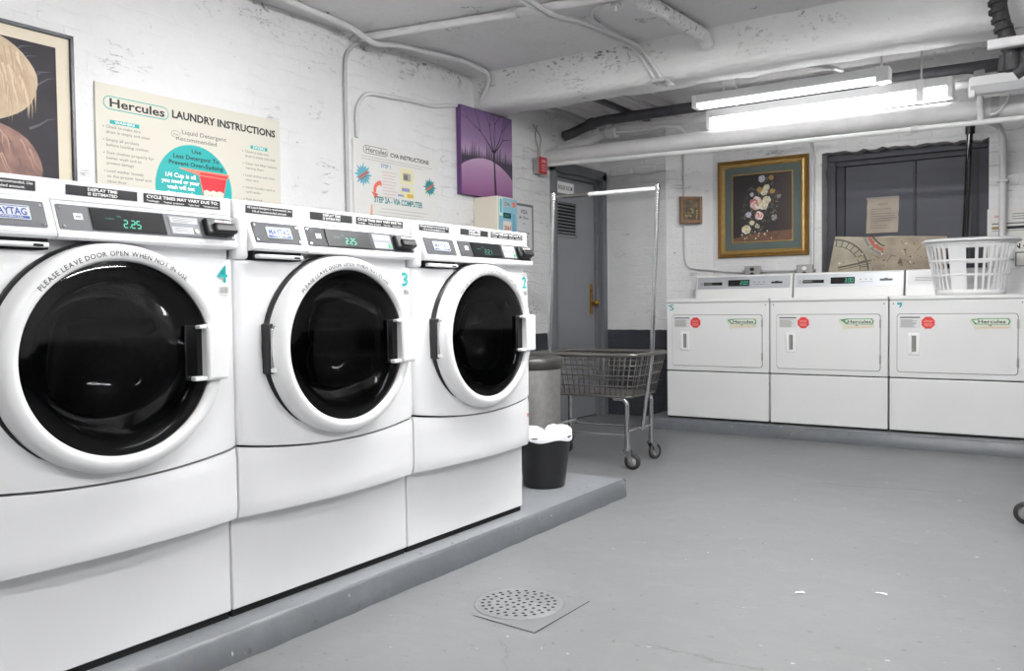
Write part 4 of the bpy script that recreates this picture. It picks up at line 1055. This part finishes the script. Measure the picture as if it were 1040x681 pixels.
# corrugated ceiling sheet
b = MB(); n = 42; V = []
for i in range(n + 1):
    x = -3.70 + .80 * i / n; z = 2.600 + (.014 if (i // 3) % 2 else -.014)
    V += [(x, 5.42, z), (x, 6.9, z)]
b.raw(V, [(2 * i, 2 * i + 2, 2 * i + 3, 2 * i + 1) for i in range(n)], PIPEW)
b.box(-3.70, -2.9, 5.44, 6.9, 2.622, ZC, PIPEG)
for x in (-3.66, -3.22, -2.93): b.box(x, x + .045, 5.42, 6.9, 2.575, 2.62, PIPED if x == -3.22 else PIPEG, .004)
tag(b.build('corrugated_sheet'), 'ribbed white metal sheet on the ceiling behind the beam, above the boiler door', 'ceiling sheet')
# conduits on the ceiling
zc = ZC - .018
pipe('conduit', [(-3.80, 3.86, zc - .01), (-3.0, 4.0, zc - .012), (-2.2, 4.13, zc - .012), (.5, 4.55, zc - .012), (3.1, 4.96, zc - .012)], .024, PIPEW, 'thick white conduit across the ceiling towards the brick wall', 10, .1, 'conduit', extra=lambda b: b.cyl((-2.72, 4.045, zc - .012), (-2.66, 4.055, zc - .012), .031, PIPEW))
pipe('conduit', [(-3.50, 2.2, zc + .004), (-3.57, 3.19, zc), (-3.61, 3.72, zc), (-3.60, 3.90, zc - .058), (-3.58, 4.08, zc - .02), (-3.50, 4.66, zc), (-3.52, 4.98, zc - .01), (-3.60, 5.09, 2.58), (-3.68, 5.09, 2.47), (XW + .03, 5.20, 2.452), (XW + .02, 5.5, 2.452)], .017, PIPEW, 'white conduit along the ceiling that drops down the beam beside the purple canvas', 10, .07, 'conduit')
pipe('conduit', [(XW + .08, 3.93, zc - .01), (XW + .03, 3.86, 2.60), (XW + .016, 3.785, 2.52), (XW + .016, 3.78, 2.40), (XW + .016, 3.785, 1.30)], .013, PIPEG, 'vertical white conduit on the brick wall beside the starburst sign', 8, .06, 'conduit')
pipe('conduit', [(XW + .016, 3.875, 2.04), (XW + .016, 3.87, 2.22), (XW + .016, 3.95, 2.325), (XW + .016, 4.08, 2.335), (XW + .016, 4.4, 2.36), (XW + .016, 4.6, 2.360), (XW + .016, 4.872, 2.415)], .013, PIPEW, 'white conduit arching on the wall from the starburst sign to the purple canvas', 8, .10, 'conduit')
for k, dx in enumerate((0, .045)):
    pipe('conduit', [(-2.52 + dx * 1.3, 3.5, zc), (-2.50 + dx, 3.9, zc - .045), (-2.49 + dx, 4.10, zc - .062), (-2.47 + dx, 4.35, zc - .03), (-2.43 + dx, 4.97, zc - .01), (-2.40 + dx, 5.07, zc - .06), (-2.32 + dx, 5.08, 2.44), (-2.30 + dx, 5.12, 2.405), (-2.28 + dx, 5.2, 2.402)], .0115, PIPEW, ('left one', 'right one')[k] + ' of two thin white conduits side by side bending down the beam', 8, .04, 'conduit', 'paired conduits on the beam',
         extra=(lambda b: b.box(-2.33, -2.23, 5.07, 5.16, 2.40, 2.425, PIPEG, .006)) if k == 0 else None)
pipe('vent_pipe', [(-2.0, 4.24, ZC - .045), (-1.99, 4.34, ZC - .045), (-1.95, 5.0, ZC - .05), (-1.95, 5.06, ZC - .09)], .042, CEIL, 'grey painted pipe along the ceiling ending at the beam', 12, .05)
pipe('loose_wire', [(-2.40, 4.52, zc), (-2.385, 4.40, zc), (-2.30, 4.27, zc), (-2.15, 4.25, zc), (-2.06, 4.25, zc)], .008, PIPEW, 'thin white wire curving on the ceiling beside the paired conduits', 6, .08, 'wire', extra=lambda b: (b.cyl((-2.15, 4.25, zc + .01), (-2.15, 4.25, zc - .055), .012, PIPEW), b.box(-2.175, -2.125, 4.23, 4.27, zc - .03, zc - .012, PIPEW, .004)))
pipe('conduit', [(-1.60, 5.44, 2.48), (-1.40, 5.75, 2.50), (-1.36, 5.9, 2.5)], .014, PIPEW, 'short white conduit slanting behind the beam above the rear lamp', 8, .05, 'conduit')
# lagged pipes upper right
lp = empty('lagged_pipe', (-.397, 4.99, 2.09), 0, 'black lagged pipe coming down through the ceiling at the upper right', 'pipe')
b = MB(); b.tube([(-.02, -.02, .60), (-.01, .0, .44), (.01, .0, .30), (.05, .0, .18), (.062, .0, .05)], .038, LAG, 14, fillet=.06)
rr = random.Random(9)
for i in range(9):
    z = .54 - i * .045; b.cyl((-.008 + max(0, i - 4) * .013, -.006, z), (-.006 + max(0, i - 4) * .014, -.006, z - .02), .041 + rr.uniform(0, .004), LAG, seg=12)
b.build('lagging', lp)
b = MB(); b.tube([(.12, -.0, .16), (.12, -.0, .06), (.07, -.0, .03)], .033, LAG, 12, fillet=.03); b.tube([(.02, -.0, .13), (.01, .0, .05)], .018, LAG, 10); b.build('elbow', lp)
b = MB(); b.box(-.44, .6, 4.90, 4.92, 2.235, 2.285, PIPEG, .003); b.box(-.44, .6, 4.90, 4.94, 2.235, 2.242, PIPEG); tag(b.build('angle_bracket'), 'grey steel angle carrying the black lagged pipe at the upper right', 'bracket')
# fluorescent fittings, with three fill lamps added out of view
def lamp_fit(name, x0, x1, y, z, label, lit, rods, ztop, cat='ceiling lamp', group=None, tubemat=TUBE, along='x', tubes=1, reflector=False):
    L_ = x1 - x0
    root = empty(name, (x0, y, z), 0 if along == 'x' else R(90), label, cat, group)
    b = MB()                                   # batten with a reflector of trapezoid section
    pf = [(-.030, .030), (-.058, .070), (-.055, .076), (.055, .076), (.058, .070), (.030, .030)] if tubes == 1 else [(-.022, .028), (-.024, .072), (.024, .072), (.022, .028)]
    lens = .075 if tubemat is TUBE else .032
    if tubes == 1: pf = [(-.050, .030), (-.052, .085), (.052, .085), (.050, .030)]
    if not lit: pf = [(-.03, -.005), (-.075, .035), (-.065, .088), (.065, .088), (.075, .035), (.03, -.005)]
    if reflector: pf = [(-.03, .03), (-.105, -.012), (-.11, -.008), (-.04, .072), (.04, .072), (.11, -.008), (.105, -.012), (.03, .03)]
    b.ring_sweep([[(0, a, c) for a, c in pf], [(L_, a, c) for a, c in pf]], RINGW, False); b.build('housing', root)
    for e0, e1 in ((-.012, .022), (L_ - .022, L_ + .012)):
        b = MB(); b.box(e0, e1, -.034 * (2.2 if tubes == 2 else 1.55), .034 * (2.2 if tubes == 2 else 1.55), -.026 if tubes == 2 or not lit else .030 - lens, .087 if tubes == 1 else .03, RINGW, .006); b.build('end_cap', root)
    if lit:
        for k in range(tubes):
            oy = 0 if tubes == 1 else (-.05 + .1 * k)
            b = MB()
            if tubes == 1: b.box(.02, L_ - .02, -.045, .045, .030 - lens, .0295, tubemat, .013, 3); b.build('diffuser', root)
            else: b.cyl((.02, oy, 0), (L_ - .02, oy, 0), .019, tubemat, seg=14); b.build('tube', root)
    for rx in rods:
        b = MB(); b.cyl((rx, 0, .07), (rx, 0, ztop - z), .007, PIPEW, seg=8); b.box(rx - .03, rx + .03, -.03, .03, .072, .082, PIPEW, .003); b.build('hanging_rod', root)
        if lit and along == 'x' and tubes == 1 and rx > L_ * .6:
            b = MB(); b.box(rx - .026, rx + .022, -.056, .056, .026 - lens, .09, RINGW, .006); b.build('clamp', root)
    return root
lamp_fit('fluorescent_lamp', -2.34, -.747, 6.12, 2.322, 'lit white fluorescent tube lamp close above the thick pipe', True, (.2, 1.42), ZC)
lamp_fit('fluorescent_lamp', -2.32, -1.06, 5.80, 2.365, 'second white tube lamp, hung behind and above the brightest one', True, (.2, 1.22), ZC, tubemat=mat('lit_tube_rear', 'ffffff', .5, emit=TUBE_FAR * .13))
lamp_fit('fluorescent_lamp', -.60, .80, 5.80, 2.215, 'unlit white trough lamp at the far right above the thick pipe', False, (.3, 1.1), ZC)
lamp_fit('fluorescent_lamp', .15, 1.60, -.95, 2.45, 'lit two tube lamp over the aisle nearest the entrance', True, (.3, 1.2), ZC, tubemat=TUBEN, along='y', tubes=2)
lamp_fit('fluorescent_lamp', -1.45, .0, 1.92, 2.50, 'added two tube fill lamp over the aisle, out of view before the beam', True, (.3, 1.2), ZC, tubemat=TUBEM, along='y', tubes=2)  # added lamp, out of view, to brighten the left wall and ceiling
lamp_fit('fluorescent_lamp', -2.00, -.55, 3.60, 2.54, 'added two tube reflector fill lamp, out of view above the floor before the dryers', True, (.3, 1.2), ZC, tubemat=mat('added_reflector_tube', 'ffffff', .5, emit=TUBE_FILL * 1.6), tubes=2, reflector=True)  # added lamp, unseen, lifts the pier, door wall and dryer fronts
lamp_fit('fluorescent_lamp', 1.35, 2.85, 2.0, 2.35, 'added two tube fill lamp, out of view to the right of the aisle', True, (.3, 1.2), ZC, tubemat=TUBEN, along='y', tubes=2)  # added lamp beyond the view, throws more light on the washer fronts

# ------------------------------------------------------------------ wire laundry cart
def caster(root, x, y, ang, z0=.155):
    e = MB(); c, s_ = math.cos(ang), math.sin(ang); wx, wy = x + .035 * c, y + .035 * s_
    e.cyl((x, y, .118), (x, y, z0), .017, CHROME, seg=12); e.cyl((x, y, .112), (x, y, .12), .026, CHROME, seg=14)
    px, py = -s_, c
    for q in (-1, 1):
        ox, oy = px * .019 * q, py * .019 * q
        A = [(x - .02 * c, y - .02 * s_, .116), (x + .028 * c, y + .028 * s_, .116), (wx + .012 * c, wy + .012 * s_, .047), (wx - .012 * c, wy - .012 * s_, .047)]
        V = [(a[0] + ox, a[1] + oy, a[2]) for a in A] + [(a[0] + ox + px * .003 * q, a[1] + oy + py * .003 * q, a[2]) for a in A]
        e.raw(V, [(0, 1, 2, 3), (4, 5, 6, 7), (0, 1, 5, 4), (1, 2, 6, 5), (2, 3, 7, 6), (3, 0, 4, 7)], CHROME)
    o = e.build('caster', root)
    e = MB(); e.push(Matrix.Translation((wx, wy, .05)) @ Matrix.Rotation(ang, 4, 'Z'))
    e.lathe([(.030, -.012), (.044, -.013), (.050, -.008), (.050, .008), (.044, .013), (.030, .012)], RUBBER, 28, 'y')
    e.lathe([(.0, -.010), (.012, -.014), (.015, -.010), (.024, -.006), (.031, -.010), (.031, .010), (.024, .006), (.015, .010), (.012, .014), (0, .010)], GALV, 24, 'y')
    e.build('wheel', o)
def rounded_rect(x0, x1, y0, y1, r, z, n=4):
    P = []
    for cx, cy, a in ((x1 - r, y0 + r, -90), (x1 - r, y1 - r, 0), (x0 + r, y1 - r, 90), (x0 + r, y0 + r, 180)):
        for i in range(n + 1): t = R(a + 90 * i / n); P.append((cx + r * math.cos(t), cy + r * math.sin(t), z))
    return P
def make_cart(loc, rz, label, rail=True, lx=.39, ly=.335, casters=((.275, -.19, 0), (.275, .19, 1.2), (-.311, .19, 2.6), (-.311, -.19, 3.5)), zt=.675, lean=0, top=1.72):
    root = empty('laundry_cart', loc, rz, label, 'cart')
    zb = zt - .255; k = .84
    b = MB()
    b.tube(rounded_rect(-lx, lx, -ly, ly, .05, zt), .013, WIRE, 8, closed=True)
    for i in range(1, 5):
        t = i / 4; s_ = 1 - (1 - k) * t; z = zt + (zb - zt) * t
        b.tube(rounded_rect(-lx * s_, lx * s_, -ly * s_, ly * s_, .05, z), .0042 if i < 4 else .006, WIRE, 6, closed=True)
    nl, ns = 18, 14
    for i in range(1, nl):
        u = -1 + 2 * i / nl
        b.tube([(u * lx, -ly, zt), (u * lx * k, -ly * k, zb), (u * lx * k, ly * k, zb), (u * lx, ly, zt)], .0032, WIRE, 5)
    for i in range(1, ns):
        u = -1 + 2 * i / ns
        b.tube([(-lx, u * ly, zt), (-lx * k, u * ly * k, zb), (lx * k, u * ly * k, zb), (lx, u * ly, zt)], .0032, WIRE, 5)
    b.build('wire_basket', root)
    for (x, y, a) in casters:
        b = MB(); xi = x * .86
        b.tube([(xi * .80, y, zb - .012), (x, y, zb - .012), (x, y, .14)], .0145, CHROME, 12, fillet=.05); b.build('leg', root)
        caster(root, x, y, a)
    b = MB(); X, Y_ = casters[0][0], abs(casters[0][1])
    for x in (-X, X): b.tube([(x, -Y_ - .01, .225), (x, Y_ + .01, .225)], .008, CHROME, 8)
    b.tube([(-X, -Y_, .205), (X, -Y_, .205)], .0055, CHROME, 8); b.tube([(-X, Y_, .205), (X, Y_, .205)], .0055, CHROME, 8)
    b.tube([(-X * .8, -Y_, zb - .012), (-X * .8, Y_, zb - .012)], .008, CHROME, 8); b.tube([(X * .8, -Y_, zb - .012), (X * .8, Y_, zb - .012)], .008, CHROME, 8)
    b.build('lower_frame', root)
    if rail:
        b = MB()
        b.tube([(lx * .80, .0, .215), (lx - .005, 0, zt), (lx - .005 + lean, 0, top)], .0135, CHROME, 12, fillet=.05); b.cyl((lx - .005 + lean, 0, top - .02), (lx - .005 + lean, 0, top + .01), .017, CHROME); b.build('rail_post', root)
        b = MB(); b.tube([(-lx * .80, .0, .215), (-lx + .005, 0, zt), (-lx + .005 + lean, 0, top)], .0135, CHROME, 12, fillet=.05); b.cyl((-lx + .005 + lean, 0, top - .035), (-lx + .005 + lean, 0, top + .015), .019, CHROME); b.build('rail_post', root)
        b = MB(); b.cyl((-lx + .005 + lean, 0, top - .012), (-.06, 0, top - .012), .0125, STEEL, seg=12); b.cyl((-.06, 0, top - .012), (lx - .005 + lean, 0, top - .012), .014, mat('rail_white', 'dcdcdc', .35), seg=12); b.build('hanging_rail', root)
    return root
make_cart((-2.623, 4.897, 0), R(2.4), 'wire laundry cart with a tall chrome hanging rail, standing before the grey door', True, .368, .245, zt=.695, lean=.044, top=1.722)
make_cart((.30, 4.40, 0), R(2), 'wire laundry cart at the right edge, only its wheel in view', False, .33, .29, ((.27, -.22, 0), (.27, .22, 1.2), (-.27, .22, 2.6), (-.50, .05, 2.9)))

# ------------------------------------------------------------------ bins, basket, floor details
BINS = mat('bin_steel', 'b5b3b0', .36, metal=.75, noise=.15, nscale=30)
bi = empty('trash_bin', (-2.815, 4.385, 0), 0, 'round steel bin with a black rim behind the black bucket', 'bin')
b = MB(); b.lathe([(.0, .0), (.165, 0), (.170, .01), (.182, .63)], BINS, 40); b.lathe([(.182, .63), (.170, .63), (.16, .02), (0, .02)], BINS, 40); b.build('body', bi)
b = MB(); b.lathe([(.180, .620), (.190, .625), (.191, .675), (.180, .695), (.150, .70), (.140, .685), (.150, .63)], mat('bin_rim', '393735', .35), 40); b.build('rim', bi)
b = MB(); b.push(Matrix.Rotation(R(-52), 4, 'Z')); b.push(shift(0, 0, .655)); b.lathe([(.010, -.1925), (.018, -.197), (.024, -.1925)], CHROME, 20, 'y', sx=1.6, o=(0, 0, 0)); b.build('rim_grip', bi)
bu = empty('bucket', (-2.295, 3.69, .091), 0, 'black plastic bucket with a white liner, on the platform end', 'bucket')
b = MB(); b.lathe([(0, 0), (.098, 0), (.104, .006), (.112, .06), (.134, .242), (.139, .246), (.139, .258), (.131, .258), (.106, .02), (0, .015)], mat('bucket_black', '17171a', .38), 48); b.build('body', bu)
b = MB(); rr = random.Random(31); rings = []; n = 64
prm = [(r_, rr.uniform(0, 6.28), rr.choice((5, 7, 9, 11, 14))) for r_ in (.009, .007, .006, .005)]
for (r_, z, am) in ((.1405, .240, .5), (.1410, .252, .5), (.1385, .264, .7), (.130, .271, .9), (.115, .276, 1.1), (.09, .280, 1.3), (.065, .276, 1.4), (.035, .280, 1.2), (.012, .278, .5)):
    ring = []
    for i in range(n):
        a = 2 * math.pi * i / n; q = sum(c * math.sin(f * a + p + z * 40) for c, p, f in prm) * am
        if z < .258: ring.append(((r_ + abs(q) * .35) * math.cos(a), (r_ + abs(q) * .35) * math.sin(a), z - .006 * math.sin(5 * a + 1) ))
        else: ring.append(((r_ + q * .3) * math.cos(a), (r_ + q * .3) * math.sin(a), z + q * .9))
    rings.append(ring)
b.ring_sweep(rings, mat('liner_white', 'dfdfe2', .35), True, caps=False); b.build('liner', bu)
# plastic laundry basket
ba = empty('laundry_basket', (-.700, 6.74, 1.0395), R(6), 'white slatted plastic laundry basket standing on the right dryer', 'basket')
b = MB(); a0, b0, a1, b1, hb = .215, .165, .285, .215, .375
def el(t, a, out=0):
    e = 2 / 2.6; c, s_ = math.cos(a), math.sin(a)
    x, y = math.copysign(abs(c) ** e, c), math.copysign(abs(s_) ** e, s_)
    return ((a0 + (a1 - a0) * t + out) * x, (b0 + (b1 - b0) * t + out) * y)
N_ = 72
def band_(t0, t1, th=.004, arcs=None):
    z0_, z1_ = hb * t0, hb * t1; rings = []
    for i in range(N_):
        a = 2 * math.pi * i / N_; p0, p1, q0, q1 = el(t0, a), el(t1, a), el(t0, a, -th), el(t1, a, -th)
        rings.append([(p0[0], p0[1], z0_), (p1[0], p1[1], z1_), (q1[0], q1[1], z1_), (q0[0], q0[1], z0_)])
    b.ring_sweep(rings, BASKETW, True, closed=True)
band_(0, .10); band_(.34, .385); band_(.60, .645); band_(.90, 1.0)
b.lathe([(0, .004), (1, .004)], BASKETW, 48, sx=a0, sy=b0); b.build('body', ba)
b = MB(); rings = []
for i in range(N_):
    a = 2 * math.pi * i / N_; p = el(1, a); q = el(1, a, .022); rings.append([(p[0], p[1], hb - .006), (q[0], q[1], hb - .012), (q[0], q[1], hb - .004), (p[0], p[1], hb + .010), (p[0] * .985, p[1] * .985, hb + .006), (p[0] * .985, p[1] * .985, hb - .006)])
b.ring_sweep(rings, BASKETW, True, closed=True); b.build('rim', ba)
def slat(a, wd):
    b = MB(); V = []
    for t in (.04, .35, .65, .95):
        for s_, o_ in ((-1, 0), (1, 0), (1, -.004), (-1, -.004)):
            p = el(t, a + s_ * wd / 2, o_); V.append((p[0], p[1], hb * t))
    b.raw(V, [(4 * i + j, 4 * i + (j + 1) % 4, 4 * i + 4 + (j + 1) % 4, 4 * i + 4 + j) for i in range(3) for j in range(4)], BASKETW); b.build('slat', ba)
for i in range(40):
    a = 2 * math.pi * (i + .5) / 40; slat(a, .30 if i in (28,) else .05)
# floor drain
fd = empty('floor_drain', (-1.590, 2.385, 0), R(20), 'round perforated floor drain painted grey, set in the floor', 'drain')
DRN = mat('drain_paint', '848586', .4, noise=.1, nscale=30)
b = MB(); b.lathe([(.150, .0005), (.149, .003), (.139, .0035), (.137, .0015)], DRN, 48); b.build('rim', fd)
b = MB(); b.lathe([(.1365, .0005), (.1365, .003), (.134, .0042), (.0, .0042)], DRN, 48)
def hole(x, y):
    V = [(x + .0068 * math.cos(2 * math.pi * i / 10), y + .0068 * math.sin(2 * math.pi * i / 10), .0047) for i in range(10)]; b.raw(V, [tuple(range(10))], GAP)
for r_, k in ((.018, 4), (.044, 9), (.072, 15), (.100, 21), (.122, 25)):
    for i in range(k): hole(r_ * math.cos(2 * math.pi * i / k + r_ * 9), r_ * math.sin(2 * math.pi * i / k + r_ * 9))
b.build('grate', fd)
b = MB(); b.raw([(x, y, .0012) for x, y in ((-1.655, 2.213), (-1.404, 2.190), (-1.404, 2.196), (-1.655, 2.218))], [(0, 1, 2, 3)], GAP); b.raw([(x, y, .0012) for x, y in ((-1.409, 2.192), (-1.403, 2.192), (-1.398, 2.53), (-1.402, 2.53))], [(0, 1, 2, 3)], GAP)
b.build('slab_joint', fd).matrix_parent_inverse = (Matrix.Translation((-1.590, 2.385, 0)) @ Matrix.Rotation(R(20), 4, 'Z')).inverted()
# two scraps of paper on the floor
def scrap(x, y, rz, label, pts):
    b = MB(); V = [(px, py, .002 + .003 * (i % 2)) for i, (px, py) in enumerate(pts)]
    b.raw(V + [(0, 0, .006)], [(i, (i + 1) % len(pts), len(pts)) for i in range(len(pts))], WHITE); o = b.build('paper_scrap'); o.location = (x, y, 0); o.rotation_euler = (0, 0, rz)
    tag(o, label, 'paper scrap', 'paper scraps on the floor')
scrap(-.828, 2.986, .4, 'white scrap of paper on the open floor, the nearer to the drain', [(-.018, -.008), (0, -.012), (.02, -.004), (.014, .010), (-.010, .008)])
scrap(-.590, 3.121, -.2, 'thin white scrap of paper on the open floor, the farther from the drain', [(-.022, -.004), (.0, -.007), (.022, -.002), (.018, .006), (-.016, .005)])
